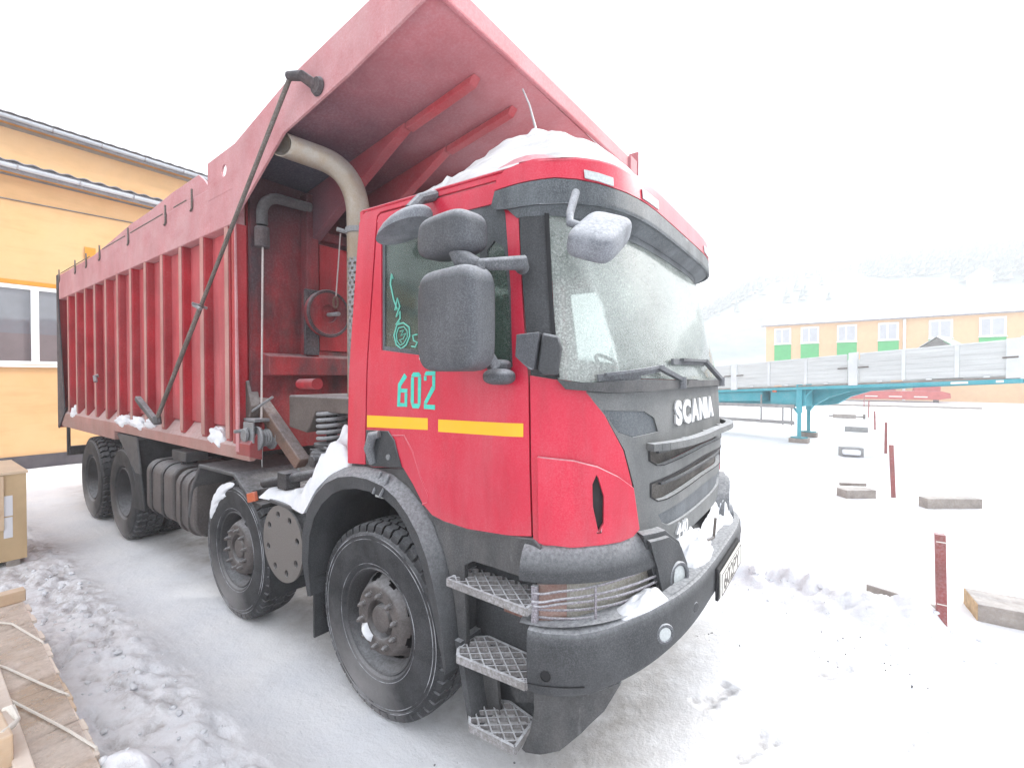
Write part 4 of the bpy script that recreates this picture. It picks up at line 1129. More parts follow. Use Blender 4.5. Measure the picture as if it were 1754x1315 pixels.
# panel crease and door seams as fine lines
drs = [o for o in truck.children if o.name.startswith('cab_door')][0]
cr = MB()
def on(S, t, z, o): return Vector(S.map(t, z, o))
cr.tube([on(CAB, CAB.st(x, -1.2, z), z, -0.002) for x, z in ((-.10, 1.62), (.02, 1.63), (.09, 1.55), (.15, 1.42), (.205, 1.33), (.20, 1.285), (.16, 1.27))], 0.006, 6)
build('door_crease', cr, 'cab_red', drs)
# 602 stencil and reflective stripes
def flat_poly(poly, o0, o1, mb=None): return patch_mb(CAB, [(CAB.st(x, -1.2, z), z) for x, z in poly], o0, o1, (), mb)
def digit(dx, strokes):
    mb = MB()
    for p in strokes: flat_poly([(dx + x, z) for x, z in p], 0.0005, 0.002, mb)
    return mb
b = 0.024
six = [[(.055, 1.975), (.078, 1.955), (.030, 1.905), (.024, 1.80), (.0, 1.79), (.004, 1.915)], [(.024, 1.89), (.083, 1.89), (.083, 1.868), (.026, 1.868)], [(.061, 1.866), (.083, 1.866), (.083, 1.79), (.061, 1.79)], [(.026, 1.81), (.059, 1.81), (.059, 1.79), (.002, 1.788)]]
zero = [[(.004, 1.965), (.018, 1.98), (.062, 1.98), (.078, 1.965), (.078, 1.955), (.004, 1.955)], [(.0, 1.953), (.024, 1.953), (.026, 1.812), (.002, 1.812)], [(.056, 1.953), (.080, 1.953), (.080, 1.812), (.058, 1.812)], [(.004, 1.81), (.080, 1.81), (.066, 1.785), (.018, 1.785)]]
two = [[(.004, 1.97), (.016, 1.985), (.085, 1.985), (.085, 1.963), (.006, 1.963)], [(.0, 1.96), (.020, 1.96), (.020, 1.935), (.0, 1.935)], [(.062, 1.961), (.085, 1.961), (.085, 1.895), (.064, 1.91)], [(.062, 1.908), (.085, 1.893), (.024, 1.81), (.004, 1.82)], [(.004, 1.816), (.024, 1.808), (.087, 1.808), (.087, 1.783), (.004, 1.785)]]
nb = [(-.042, six), (.068, zero), (.170, two)]
for dx, st_ in nb: build('number_digit', digit(dx, st_), 'teal_paint', drs, smooth=0)
build('reflective_stripe', flat_poly([(-.310, 1.727), (.205, 1.736), (.206, 1.674), (-.309, 1.657)], 0.0005, 0.002), 'yellow_tape', drs, smooth=0)
build('reflective_stripe', flat_poly([(.283, 1.734), (.812, 1.743), (.813, 1.682), (.284, 1.670)], 0.0005, 0.002), 'yellow_tape', drs, smooth=0)
hd = flat_poly([(-.312, 1.640), (-.11, 1.648), (-.055, 1.60), (.008, 1.452), (-.245, 1.428), (-.312, 1.436)], 0.001, 0.008)
hdo = build('door_handle', hd, 'plastic', drs, bevel=0.004)
hg = MB().tube([on(CAB, CAB.st(x, -1.2, z), z, o) for x, z, o in ((-.235, 1.45, .012), (-.25, 1.54, .03), (-.22, 1.615, .03), (-.17, 1.628, .018))], [0.022, 0.03, 0.03, 0.02], 10)
build('handle_grip', hg, 'plastic_frost', hdo, smooth=60)
build('handle_lock', MB().tube([on(CAB, CAB.st(-.10, -1.2, 1.50), 1.50, .0), on(CAB, CAB.st(-.10, -1.2, 1.50), 1.50, .014)], 0.016, 12), 'galv', hdo)
# marker scribbles on the frosted side window: zigzag, crest outline, two letters
sc_ = MB()
def scrib(pts, r=0.0045): sc_.tube([on(CAB, CAB.st(x, -1.2, z), z, -0.012) for x, z in pts], r, 5)
scrib([(-.15, 2.53), (-.165, 2.56), (-.17, 2.50), (-.13, 2.40), (-.095, 2.345), (-.115, 2.34), (-.10, 2.41), (-.075, 2.36), (-.10, 2.30), (-.07, 2.33), (-.065, 2.29), (-.10, 2.255), (-.07, 2.27)])
hx = [(-.09, 2.255), (-.035, 2.262), (.015, 2.235), (.025, 2.185), (-.0, 2.135), (-.04, 2.115), (-.085, 2.14), (-.11, 2.195)]
scrib(hx + [hx[0]])
scrib([(-.075, 2.235), (-.03, 2.24), (.0, 2.215), (.005, 2.18), (-.02, 2.145), (-.05, 2.135), (-.08, 2.16), (-.09, 2.2), (-.075, 2.235)], 0.003)
scrib([(-.06, 2.215), (-.03, 2.22), (-.05, 2.19), (-.01, 2.2), (-.03, 2.17), (-.06, 2.165), (-.04, 2.15)], 0.003)
scrib([(.085, 2.19), (.05, 2.185), (.06, 2.155), (.09, 2.145), (.075, 2.12), (.045, 2.125)])
scrib([(.105, 2.185), (.11, 2.115), (.15, 2.12), (.16, 2.155), (.14, 2.185), (.105, 2.185)])
build('window_scribble', sc_, 'teal_line', drs)

# roof, back wall, windscreen
rf = MB()
def roof_pt(u, v):
    t = -1.22 + (PI + 2.44) * u
    k = 1 - (1 - v) ** 2
    z = 2.90 + 0.19 * math.sin(v * PI / 2) ** 0.8
    x, y, _ = CAB.map(t, min(3.05, z), -0.004)
    q = v * v
    return (x * (1 - q) + 0.2 * q, y * (1 - q), z)
rf.grid(roof_pt, 90, 10)
build('cab_roof', rf, 'cab_red', truck, smooth=50)
build('roof_gutter', MB().tube([on(CAB, t, 2.955 if t > -.1 else 2.955 + 0.045 * (-t / 1.2), 0.004) for t in np.linspace(-1.2, 0.35, 24)], 0.007, 6), 'cab_red', truck)
bwall = [(-1.2, 1.35), (1.2, 1.35), (1.2, 2.95), (-1.12, 2.95)]
build('cab_back_wall', MB().box(-0.50, -0.47, -1.19, 1.19, 1.43, 2.2).box(-0.50, -0.47, -1.15, 1.15, 2.2, 3.0), 'cab_red', truck, smooth=0)
ws = [(.955, -1.183, 1.945), (1.046, -1.096, 1.928), (1.21, -.81, 1.946), (1.265, -.53, 1.942), (1.28, -.1, 1.94), (1.28, .1, 1.94), (1.265, .53, 1.942), (1.21, .81, 1.946), (1.046, 1.096, 1.928), (.955, 1.183, 1.945), (.87, 1.15, 2.74), (.862, 1.14, 2.80), (.862, -1.14, 2.80), (.87, -1.15, 2.74)]
panel('windscreen', CAB, ws, -0.008, 0.0, 'windshield', truck, bevel=0)
hdr = [(.745, -1.16, 2.80), (.745, -1.15, 3.0), (.745, 1.15, 3.0), (.745, 1.16, 2.80)]
panel('windscreen_header', CAB, [(0.03, 2.862), (0.03, 2.98), (PI - 0.03, 2.98), (PI - 0.03, 2.862)], -0.03, 0.003, 'cab_red', truck)
panel('sun_strip', CAB, [(0.20, 2.73), (0.20, 2.86), (PI - 0.20, 2.86), (PI - 0.20, 2.66), (1.2, 2.66), (.7, 2.69)], 0.001, 0.004, 'visor_dark', truck, bevel=0)
# interior
iv = MB().box(-0.40, 1.0, -1.12, 1.12, 1.20, 1.24).box(-0.465, -0.44, -1.13, 1.13, 1.24, 2.95).box(-0.45, 0.80, -1.05, 1.05, 2.93, 2.95)
build('cab_lining', iv, 'cab_inside', truck, smooth=0)
build('dashboard', MB().prism([(0.62, 1.60), (0.62, 1.88), (0.72, 1.93), (1.02, 1.90), (1.10, 1.60)], 'y', -1.0, 1.0), 'seat_cloth', truck, bevel=0.02)
for y in (-0.62, 0.62):
    st_ = thing('seat', None, None, (-0.1, y, 1.24), parent=truck)
    build('seat_cushion', MB().box(-0.30, 0.22, y - 0.26, y + 0.26, 1.55, 1.70), 'seat_cloth', st_, bevel=0.05)
    build('seat_base', MB().box(-0.2, 0.12, y - 0.2, y + 0.2, 1.24, 1.55), 'dark', st_, bevel=0.02)
    build('seat_back', MB().prism([(-0.28, 1.68), (-0.20, 1.68), (-0.30, 2.36), (-0.40, 2.36)], 'y', y - 0.25, y + 0.25), 'seat_cloth', st_, bevel=0.03)
    build('headrest', MB().box(-0.42, -0.33, y - 0.13, y + 0.13, 2.38, 2.60), 'seat_cloth', st_, bevel=0.03)
swm = MB()
Rm = Matrix.Rotation(math.radians(-52), 3, 'Y')
swm.tube([Vector((0.50, 0.62, 2.0)) + Rm @ Vector((0.0, 0.23 * math.cos(t), 0.23 * math.sin(t))) for t in np.linspace(0, 2 * PI, 36, endpoint=False)], 0.016, 8, closed=True)
for t in (0.3, PI - 0.3, 1.5 * PI):
    swm.tube([Vector((0.50, 0.62, 2.0)), Vector((0.50, 0.62, 2.0)) + Rm @ Vector((0.0, 0.22 * math.cos(t), 0.22 * math.sin(t)))], 0.014, 6)
swm.tube([(0.50, 0.62, 2.0), (0.75, 0.62, 1.8)], 0.04, 10)
build('steering_wheel', swm, 'seat_cloth', truck)

# sun visor with marker lamps
vpoly_d = [(-.08, 2.775), (-.05, 2.755), (.03, 2.745), (.6, 2.740), (1.2, 2.735), (PI - 1.2, 2.735), (PI - .6, 2.740), (PI - .03, 2.745), (PI + .05, 2.755), (PI + .08, 2.775), (PI + .06, 2.848), (PI - .5, 2.856), (1.6 + .5, 2.835), (PI / 2, 2.83), (1.04, 2.835), (.5, 2.856), (-.06, 2.848)]
visd = panel('sun_visor', VIS, vpoly_d, -0.012, 0.0, 'visor_dark', truck, bevel=0.006)
vpoly_r = [(-.06, 2.852), (.5, 2.860), (1.04, 2.839), (PI / 2, 2.834), (PI - 1.04, 2.839), (PI - .5, 2.860), (PI + .06, 2.852), (PI + .05, 2.90), (PI, 2.935), (PI - .3, 2.955), (PI - 1.0, 2.955), (PI / 2, 2.95), (1.0, 2.955), (.3, 2.955), (0, 2.935), (-.05, 2.90)]
lampa = [(1.022, -1.05, 2.895), (1.106, -.925, 2.882), (1.106, -.925, 2.842), (1.026, -1.05, 2.856)]
lampb = [(1.166, -.70, 2.895), (1.180, -.50, 2.892), (1.180, -.50, 2.845), (1.166, -.70, 2.845)]
def mirp(l): return [(x, -y, z) for x, y, z in l[::-1]]
lamps = [lampa, lampb, mirp(lampa), mirp(lampb)]
visr = panel('visor_cap', VIS, vpoly_r, -0.03, 0.002, 'cab_red', truck, (), bevel=0.006)
for l in lamps: panel('marker_lamp', VIS, l, 0.0025, 0.009, 'lens_white', visr, bevel=0.002)
vt = MB()
vt.strip([VIS.map(t, 2.953, 0.0) for t in np.linspace(-0.05, PI + 0.05, 70)], [CAB.map(t, 3.02, -0.03) for t in np.linspace(-0.05, PI + 0.05, 70)])
build('visor_top', vt, 'cab_red', visr, smooth=60)
vu = MB()
vu.strip([VIS.map(t, 2.75, -0.01) for t in np.linspace(0.02, PI - 0.02, 70)], [CAB.map(t, 2.70, 0.006) for t in np.linspace(0.05, PI - 0.05, 70)])
build('visor_underside', vu, 'visor_dark', visd, smooth=60)

# cowl, grille, letters
cow = [(.985, -1.16, 1.900), (1.046, -1.100, 1.893), (1.12, -1.009, 1.884), (1.212, -.813, 1.886), (1.266, -.535, 1.898), (1.28, 0, 1.90), (1.266, .535, 1.898), (1.212, .813, 1.886), (1.12, 1.009, 1.884), (1.046, 1.10, 1.893), (.985, 1.16, 1.900), (.955, 1.18, 1.942), (1.046, 1.10, 1.925), (1.21, .81, 1.943), (1.265, .53, 1.939), (1.28, 0, 1.937), (1.265, -.53, 1.939), (1.21, -.81, 1.943), (1.046, -1.10, 1.925), (.955, -1.18, 1.942)]
cwl = panel('cowl', CAB, cow, -0.01, 0.045, 'plastic_dusty', truck, bevel=0.012)
gp = [(1.053, -1.109, 1.887), (1.13, -1.018, 1.772), (1.184, -.939, 1.615), (1.209, -.893, 1.45), (1.217, -.848, 1.235), (1.205, -.88, 1.205), (1.21, -.86, 1.17)]
gp = [p for p in gp] + [(1.258, -.69, 1.12), (1.27, -.4, 1.09), (1.27, .4, 1.09), (1.258, .69, 1.12)] + [(x, -y, z) for x, y, z in gp[::-1]] + [(1.12, 1.009, 1.880), (1.212, .813, 1.882), (1.266, .535, 1.893), (1.28, 0, 1.895), (1.266, -.535, 1.893), (1.212, -.813, 1.882), (1.12, -1.009, 1.880)]
v1 = [(1.239, -.785, 1.600), (1.24, -.785, 1.552), (1.257, -.73, 1.525), (1.271, -.66, 1.518), (1.299, 0, 1.535), (1.271, .66, 1.518), (1.257, .73, 1.525), (1.24, .785, 1.552), (1.239, .785, 1.600), (1.29, 0, 1.618)]
v2 = [(1.244, -.775, 1.440), (1.244, -.77, 1.375), (1.258, -.71, 1.345), (1.272, -.62, 1.340), (1.30, 0, 1.357), (1.272, .62, 1.340), (1.258, .71, 1.345), (1.244, .77, 1.375), (1.244, .775, 1.440), (1.30, 0, 1.470)]
hp = [(1.117, -1.034, 1.805), (1.223, -.805, 1.790), (1.240, -.73, 1.755), (1.249, -.70, 1.685), (1.199, -.885, 1.672), (1.165, -.965, 1.70)]
hp2 = [(x, -y, z) for x, y, z in hp[::-1]]
lv = [(1.256, -.70, 1.275), (1.262, -.66, 1.225), (1.271, -.58, 1.195), (1.275, 0, 1.185), (1.271, .58, 1.195), (1.262, .66, 1.225), (1.256, .70, 1.275), (1.27, 0, 1.295)]
grl = panel('grille_panel', CAB, gp, -0.03, 0.0, 'grille_grey', truck, [v1, v2, hp, hp2, lv], bevel=0.007)
mesh_m = mat('grille_mesh', (0.060, 0.054, 0.048), 0.8, var=0.25, dust=((0.14, 0.125, 0.11), 0.7, 6, 0.4, 0.7, (1, 1, 1)), frost=(0.12, 0.3, 150), bump=(220, 0.6, 0.006))
M['grille_mesh'] = mesh_m
def ring(poly, k):
    q = [(CAB.st(*p_), p_[2]) for p_ in poly]
    cz_ = sum(p_[1] for p_ in q) / len(q)
    return [(PI / 2 + (t_ - PI / 2) * (1 - k * .35), cz_ + (z_ - cz_) * (1 - k * 1.6)) for t_, z_ in q]
for v in (v1, v2):
    panel('grille_vent', CAB, v, -0.05, -0.034, 'grille_mesh', grl, bevel=0)
    panel('vent_frame', CAB, ring(v, -0.05), 0.001, 0.004, 'dark', grl, [ring(v, 0.03)], bevel=0)
for v in (hp, hp2): panel('head_panel', CAB, v, -0.02, -0.008, 'visor_dark', grl, bevel=0.004)
panel('lower_valance', CAB, lv, -0.03, -0.014, 'visor_dark', grl, bevel=0.004)
# raised ribs between the vents
hb = MB()
pts = [on(CAB, CAB.st(1.25, y, 1.62), 1.622 + 0.012 * (1 - abs(y) / .8), 0.022 + 0.055 * (1 - (abs(y) / 0.82) ** 4)) for y in np.linspace(-.80, .80, 33)]
for a_, b_ in zip(pts[:-1], pts[1:]): hb.beam(a_, b_, 0.05, 0.034)
build('grille_handle', hb, 'grille_grey', grl, smooth=60, bevel=0.0)
for y in (-.42, 0, .42): build('handle_stay', MB().beam(on(CAB, CAB.st(1.27, y, 1.62), 1.625, -0.005), on(CAB, CAB.st(1.27, y, 1.62), 1.63, 0.06), 0.05, 0.012), 'grille_grey', grl)
for z, w_ in ((1.575, .70), (1.415, .68)):
    pts = [on(CAB, CAB.st(1.25, y, z), z + 0.008, -0.012) for y in np.linspace(-w_, w_, 29)]
    sl2 = MB()
    for a_, b_ in zip(pts[:-1], pts[1:]): sl2.beam(a_, b_, 0.016, 0.012)
    build('vent_slat', sl2, 'plastic', grl, smooth=60)
yy = -.525
for chx in 'SCANIA':
    vs, fs = text_mesh(chx, 0.165, 0.006, 0.0085, 1.12)
    x0, x1 = min(v[0] for v in vs), max(v[0] for v in vs)
    mb = MB()
    mb.add([on(CAB, CAB.st(1.28, yy + (v[0] - x0), 1.75), 1.71 + v[1], 0.007 + v[2]) for v in vs], fs)
    build('letter', mb, 'letters', grl, smooth=0)
    yy += x1 - x0 + 0.016
# tonnage badge
vs, fs = text_mesh('440', 0.105, 0.006, 0.002, 1.1)
x0 = min(v[0] for v in vs)
build('badge_number', MB().add([on(CAB, CAB.st(1.28, -.50 + v[0] - x0, 1.13), 1.105 + v[1], 0.006 + v[2]) for v in vs], fs), 'letters', grl, smooth=0)

# wipers
def wiper(y0, z0, y1, z1, yp):
    mb = MB()
    a, b_ = on(CAB, CAB.st(1.2, y0, z0), z0, 0.02), on(CAB, CAB.st(1.2, y1, z1), z1, 0.02)
    m_ = [on(CAB, CAB.st(1.2, y0 + (y1 - y0) * k, z0 + (z1 - z0) * k), z0 + (z1 - z0) * k, 0.016) for k in np.linspace(0, 1, 12)]
    for p, q in zip(m_[:-1], m_[1:]): mb.beam(p, q, 0.014, 0.03)
    m2 = [on(CAB, CAB.st(1.2, y0 + (y1 - y0) * k, z0 + (z1 - z0) * k), z0 + (z1 - z0) * k + 0.012, 0.034) for k in np.linspace(0.15, 0.92, 10)]
    for p, q in zip(m2[:-1], m2[1:]): mb.beam(p, q, 0.022, 0.014)
    piv = on(CAB, CAB.st(1.26, yp, 1.93), 1.925, 0.05)
    mb.beam(m2[-2], piv + Vector((0, 0, 0.015)), 0.03, 0.02)
    mb.tube([piv + Vector((0, 0, -.03)), piv + Vector((0, 0, .03))], 0.022, 10)
    return build('wiper', mb, 'plastic_frost', truck, smooth=30)
wiper(-1.09, 1.945, -.62, 2.00, -.50)
wiper(-.50, 2.035, .20, 2.045, .36)
build('cowl_recess', MB().rbox((1.30, -.36, 1.925), (0.04, 0.20, 0.035)), 'dark', cwl, bevel=0.005)

# pillar hinge boxes
hbx = [(.80, -1.26, 2.142), (.80, -1.26, 2.045), (.86, -1.25, 1.985), (.875, -1.24, 1.985), (.885, -1.24, 2.150)]
panel('mirror_mount_box', CAB, hbx, 0.006, 0.075, 'mirror_back', truck, bevel=0.014)
hb2 = [(.892, -1.235, 2.150), (.882, -1.24, 1.985), (.90, -1.23, 1.962), (.958, -1.19, 1.962), (.965, -1.18, 2.08), (.95, -1.19, 2.135)]
panel('pillar_foot', CAB, hb2, 0.006, 0.055, 'plastic', truck, bevel=0.016)

# mirrors
def shell(c, size, e=3.2, rot=0.0, n=20, taper=0.0, flat=None, m='mirror_back', name='mirror_housing', parent=None):
    mb = MB()
    Rz = Matrix.Rotation(rot, 3, 'Z')
    def fn(u, v):
        th, ph = 2 * PI * u, PI * (v - 0.5)
        def sp(q, ex): return math.copysign(abs(q) ** ex, q)
        cx_, sy_ = sp(math.cos(th), 2 / e) * sp(math.cos(ph), 2 / e), sp(math.sin(th), 2 / e) * sp(math.cos(ph), 2 / e)
        cz_ = sp(math.sin(ph), 2 / e)
        k = 1 + taper * cz_
        p = Vector((cx_ * size[0] / 2 * k, sy_ * size[1] / 2, cz_ * size[2] / 2))
        return Vector(c) + Rz @ p
    mb.grid(fn, 2 * n, n)
    return build(name, mb, m, parent, smooth=60)
mir = thing('side_mirror', None, None, (0.62, -1.45, 2.2), parent=truck)
mrot = math.radians(-6)
shell((0.585, -1.44, 2.205), (0.39, 0.17, 0.455), 5.2, mrot, parent=mir, name='main_housing')
build('main_glass', MB().rbox((0.398, -1.42, 2.205), (0.006, 0.11, 0.34), (0, 0, mrot)), 'mirror_glass', mir)
shell((0.555, -1.43, 2.585), (0.345, 0.19, 0.185), 3.8, mrot, parent=mir, taper=-0.05, name='wide_housing')
build('mirror_arm', MB().tube([(0.795, -1.22, 2.455), (0.86, -1.30, 2.45), (0.70, -1.42, 2.44)], [0.034, 0.032, 0.026], 14).tube([(0.70, -1.42, 2.44), (0.63, -1.45, 2.47), (0.60, -1.45, 2.52)], [0.03, 0.045, 0.04], 12).tube([(0.73, -1.44, 2.44), (0.74, -1.44, 2.10), (0.755, -1.36, 2.0)], 0.022, 10), 'plastic_frost', mir, smooth=60)
shell((0.72, -1.295, 1.955), (0.15, 0.12, 0.075), 2.6, 0, parent=mir, name='mirror_foot', n=12)
shell((0.70, -1.27, 2.005), (0.12, 0.09, 0.06), 2.6, 0, parent=mir, name='mirror_foot', n=12, m='mirror_back')
km = thing('kerb_mirror', None, None, (0.0, -1.3, 2.8), parent=truck)
kb = MB()
def kfn(u, v):
    th, ph = 2 * PI * u, PI / 2 * v
    return Vector((0.07, -1.29, 2.735)) + Vector((0.185 * math.cos(th) * math.cos(ph) + 0.06 * math.sin(ph), 0.11 * math.sin(th) * math.cos(ph), 0.10 * math.sin(ph) ** 0.8 + 0.20 * 0.185 * math.cos(th) * math.cos(ph)))
kb.grid(kfn, 28, 8)
kb.add([kfn(k / 28, 0) for k in range(28)], [tuple(range(28))])
build('kerb_housing', kb, 'mirror_white', km, smooth=60)
build('kerb_arm', MB().tube([(0.14, -1.30, 2.83), (0.16, -1.25, 2.90), (0.17, -1.15, 2.95)], [0.035, 0.03, 0.03], 10), 'plastic_frost', km)
fm = thing('front_mirror', None, None, (1.25, -1.2, 2.5), parent=truck)
fmr = MB()
Rf = Matrix.Rotation(math.radians(34), 3, 'X') @ Matrix.Rotation(math.radians(24), 3, 'Y')
def fmf(u, v):
    th, ph = 2 * PI * u, PI * (v - 0.5)
    def sp(q, ex): return math.copysign(abs(q) ** ex, q)
    p = Vector((0.10 * sp(math.cos(th), .42) * sp(math.cos(ph), .5), 0.155 * sp(math.sin(th), .42) * sp(math.cos(ph), .5), 0.062 * sp(math.sin(ph), .6)))
    return Vector((1.18, -1.22, 2.525)) + Rf @ p
fmr.grid(fmf, 36, 18)
build('front_housing', fmr, 'mirror_white', fm, smooth=60)
build('front_arm', MB().tube([(1.06, -1.20, 2.74), (1.07, -1.27, 2.63), (1.09, -1.31, 2.575), (1.15, -1.29, 2.545)], 0.017, 10), 'mirror_white', fm, smooth=60)

# antenna
build('antenna', MB().tube([(0.34, -0.4, 3.05), (0.336, -0.4, 3.60), (0.29, -0.4, 3.76), (0.235, -0.4, 3.885)], [0.009, 0.008, 0.006, 0.005], 6), 'lens_white', truck)

# ---- lower front: wheel arch, sill, steps, lights, bumper --------------------------------
ao = [(-.895, .50), (-.985, .72), (-.985, .92), (-.93, 1.09), (-.83, 1.22), (-.70, 1.325), (-.55, 1.385), (-.40, 1.41), (-.25, 1.412), (-.10, 1.39), (.02, 1.335), (.12, 1.26), (.21, 1.165), (.28, 1.05), (.325, .93), (.365, .78), (.395, .63), (.405, .50), (.385, .455)]
ai = [(-.865, .50), (-.895, .72), (-.875, .90), (-.82, 1.03), (-.73, 1.135), (-.62, 1.215), (-.50, 1.265), (-.37, 1.288), (-.24, 1.29), (-.11, 1.27), (-.01, 1.225), (.075, 1.15), (.145, 1.06), (.205, .95), (.25, .83), (.29, .70), (.325, .58), (.35, .50), (.36, .455)]
YF = -1.285
arch = MB()
n = len(ao)
arch.strip([(x, YF, z) for x, z in ai], [(x, YF - 0.006, z * .35 + zz * .65) for (x0_, z), (x, zz) in zip(ai, [(a_[0] * .35 + o_[0] * .65, o_[1]) for a_, o_ in zip(ai, ao)])] if False else [((a_[0] * .4 + o_[0] * .6), YF - 0.012, a_[1] * .4 + o_[1] * .6) for a_, o_ in zip(ai, ao)])
arch.strip([((a_[0] * .4 + o_[0] * .6), YF - 0.012, a_[1] * .4 + o_[1] * .6) for a_, o_ in zip(ai, ao)], [(x, -1.235, z) for x, z in ao])
arch.strip([(x, -1.235, z) for x, z in ao], [(x, -0.60, z) for x, z in ao])
arch.strip([(x, YF, z) for x, z in ai], [(x, YF + 0.03, z) for x, z in ai])
arch.strip([(x, YF + 0.03, z) for x, z in ai], [(x * 1.0, -0.60, z) for x, z in ai])
for k in (0, n - 1):
    arch.add([(ai[k][0], YF, ai[k][1]), (ao[k][0], -1.235, ao[k][1]), (ao[k][0], -0.6, ao[k][1]), (ai[k][0], -0.6, ai[k][1])], [(0, 1, 2, 3)])
fa = build('wheel_arch', arch, 'plastic', truck, smooth=55)
build('arch_liner', MB().prism(ai + [(.35, .35), (-.85, .35)], 'y', -0.62, -0.60), 'dark', fa, smooth=0)
jb = MB()
for k in (9,):
    a0, a1, o0, o1 = Vector((ai[k][0], 0, ai[k][1])), Vector((ai[k + 1][0], 0, ai[k + 1][1])), Vector((ao[k][0], 0, ao[k][1])), Vector((ao[k + 1][0], 0, ao[k + 1][1]))
    jb.beam((-.13, YF - 0.012, 1.275), (-.10, YF + 0.03, 1.40), 0.05, 0.012).beam((-.19, YF - 0.012, 1.285), (-.17, YF + 0.03, 1.41), 0.02, 0.012)
build('arch_clip', jb, 'plastic_frost', fa, bevel=0.003)
build('mud_flap', MB().prism([(-.895, -1.25), (-.88, -1.25), (-.86, -0.75), (-.875, -0.75)], 'z', 0.20, 0.62), 'rubber', truck, smooth=0)
mirror_arch = MB()
mirror_arch.strip([(x, 1.285, z) for x, z in ai], [(x, 1.235, z) for x, z in ao]).strip([(x, 1.235, z) for x, z in ao], [(x, 0.6, z) for x, z in ao])
build('wheel_arch', mirror_arch, 'plastic', truck, smooth=55)
# sill above the steps and the step well
sill = MB()
so = [(-.50, 1.415), (-.247, 1.418), (.005, 1.446), (.08, 1.36), (.15, 1.268), (.22, 1.218), (.31, 1.20), (.476, 1.19), (.86, 1.222), (.90, 1.19), (.885, 1.10), (.87, 1.03), (.50, 1.035), (.44, 1.00), (.455, .60), (.44, .46), (.40, .46), (.41, .55), (.375, .78), (.335, .93), (.29, 1.05), (.22, 1.165), (.13, 1.26), (.03, 1.335), (-.10, 1.39), (-.25, 1.412), (-.40, 1.41), (-.50, 1.40)]
sill.prism(so, 'y', -1.222, -1.19)
build('sill_panel', sill, 'plastic_dusty', truck, smooth=0, bevel=0.006)
build('step_well', MB().prism([(.40, .60), (.86, .60), (.86, .22), (.50, .22), (.42, .45)], 'y', -1.04, -1.02).prism([(.40, .62), (.50, .20), (.53, .20), (.44, .62)], 'y', -1.25, -1.04), 'plastic', truck, smooth=0)
build('well_panel', MB().prism([(.41, 1.04), (.88, 1.04), (.88, .60), (.41, .60)], 'y', -1.09, -1.06), 'plastic', truck, smooth=0)
build('step_reflector', MB().box(.60, .75, -1.10, -1.091, .765, .825), 'brown_lens', truck, bevel=0.003)
def step(poly, z, name='cab_step'):
    mb = MB()
    n = len(poly)
    for i in range(n):
        a_, b_ = poly[i], poly[(i + 1) % n]
        mb.beam((a_[0], a_[1], z - 0.014), (b_[0], b_[1], z - 0.014), 0.014, 0.036)
    xs = [p[0] for p in poly]; ys = [p[1] for p in poly]
    def clip(p, d):
        ts = []
        for i in range(n):
            a_, b_ = Vector(poly[i]), Vector(poly[(i + 1) % n])
            e = b_ - a_
            den = d.x * e.y - d.y * e.x
            if abs(den) < 1e-9: continue
            r_ = a_ - p
            t = (r_.x * e.y - r_.y * e.x) / den
            s_ = (r_.x * d.y - r_.y * d.x) / den
            if -1e-6 <= s_ <= 1 + 1e-6: ts.append(t)
        return (min(ts), max(ts)) if len(ts) > 1 else None
    cx_, cy_ = sum(xs) / n, sum(ys) / n
    for ang in (38, -38):
        d = Vector((math.cos(math.radians(ang)), math.sin(math.radians(ang))))
        nn_ = Vector((-d.y, d.x))
        for k in range(-9, 10):
            p = Vector((cx_, cy_)) + nn_ * (k * 0.049)
            c_ = clip(p, d)
            if c_ and c_[1] - c_[0] > 0.03:
                a_, b_ = p + d * c_[0], p + d * c_[1]
                mb.beam((a_.x, a_.y, z - 0.008 - 0.001 * (ang > 0)), (b_.x, b_.y, z - 0.008 - 0.001 * (ang > 0)), 0.007, 0.022)
    return build(name, mb, 'grating', truck, smooth=0)
step([(.372, -1.272), (.862, -1.285), (.862, -1.07), (.46, -1.03), (.40, -1.05)], 0.932)
step([(.445, -1.27), (.48, -1.315), (.858, -1.285), (.85, -1.11), (.50, -1.10), (.44, -1.15)], 0.60)
step([(.497, -1.245), (.534, -1.286), (.79, -1.27), (.77, -1.08), (.60, -1.05), (.50, -1.10)], 0.27)
build('step_bracket', MB().prism([(.445, .59), (.50, .25), (.60, .25), (.56, .59)], 'y', -1.13, -1.11).prism([(.60, .57), (.86, .57), (.80, .40), (.70, .36)], 'y', -1.135, -1.115), 'plastic_dusty', truck, smooth=0)
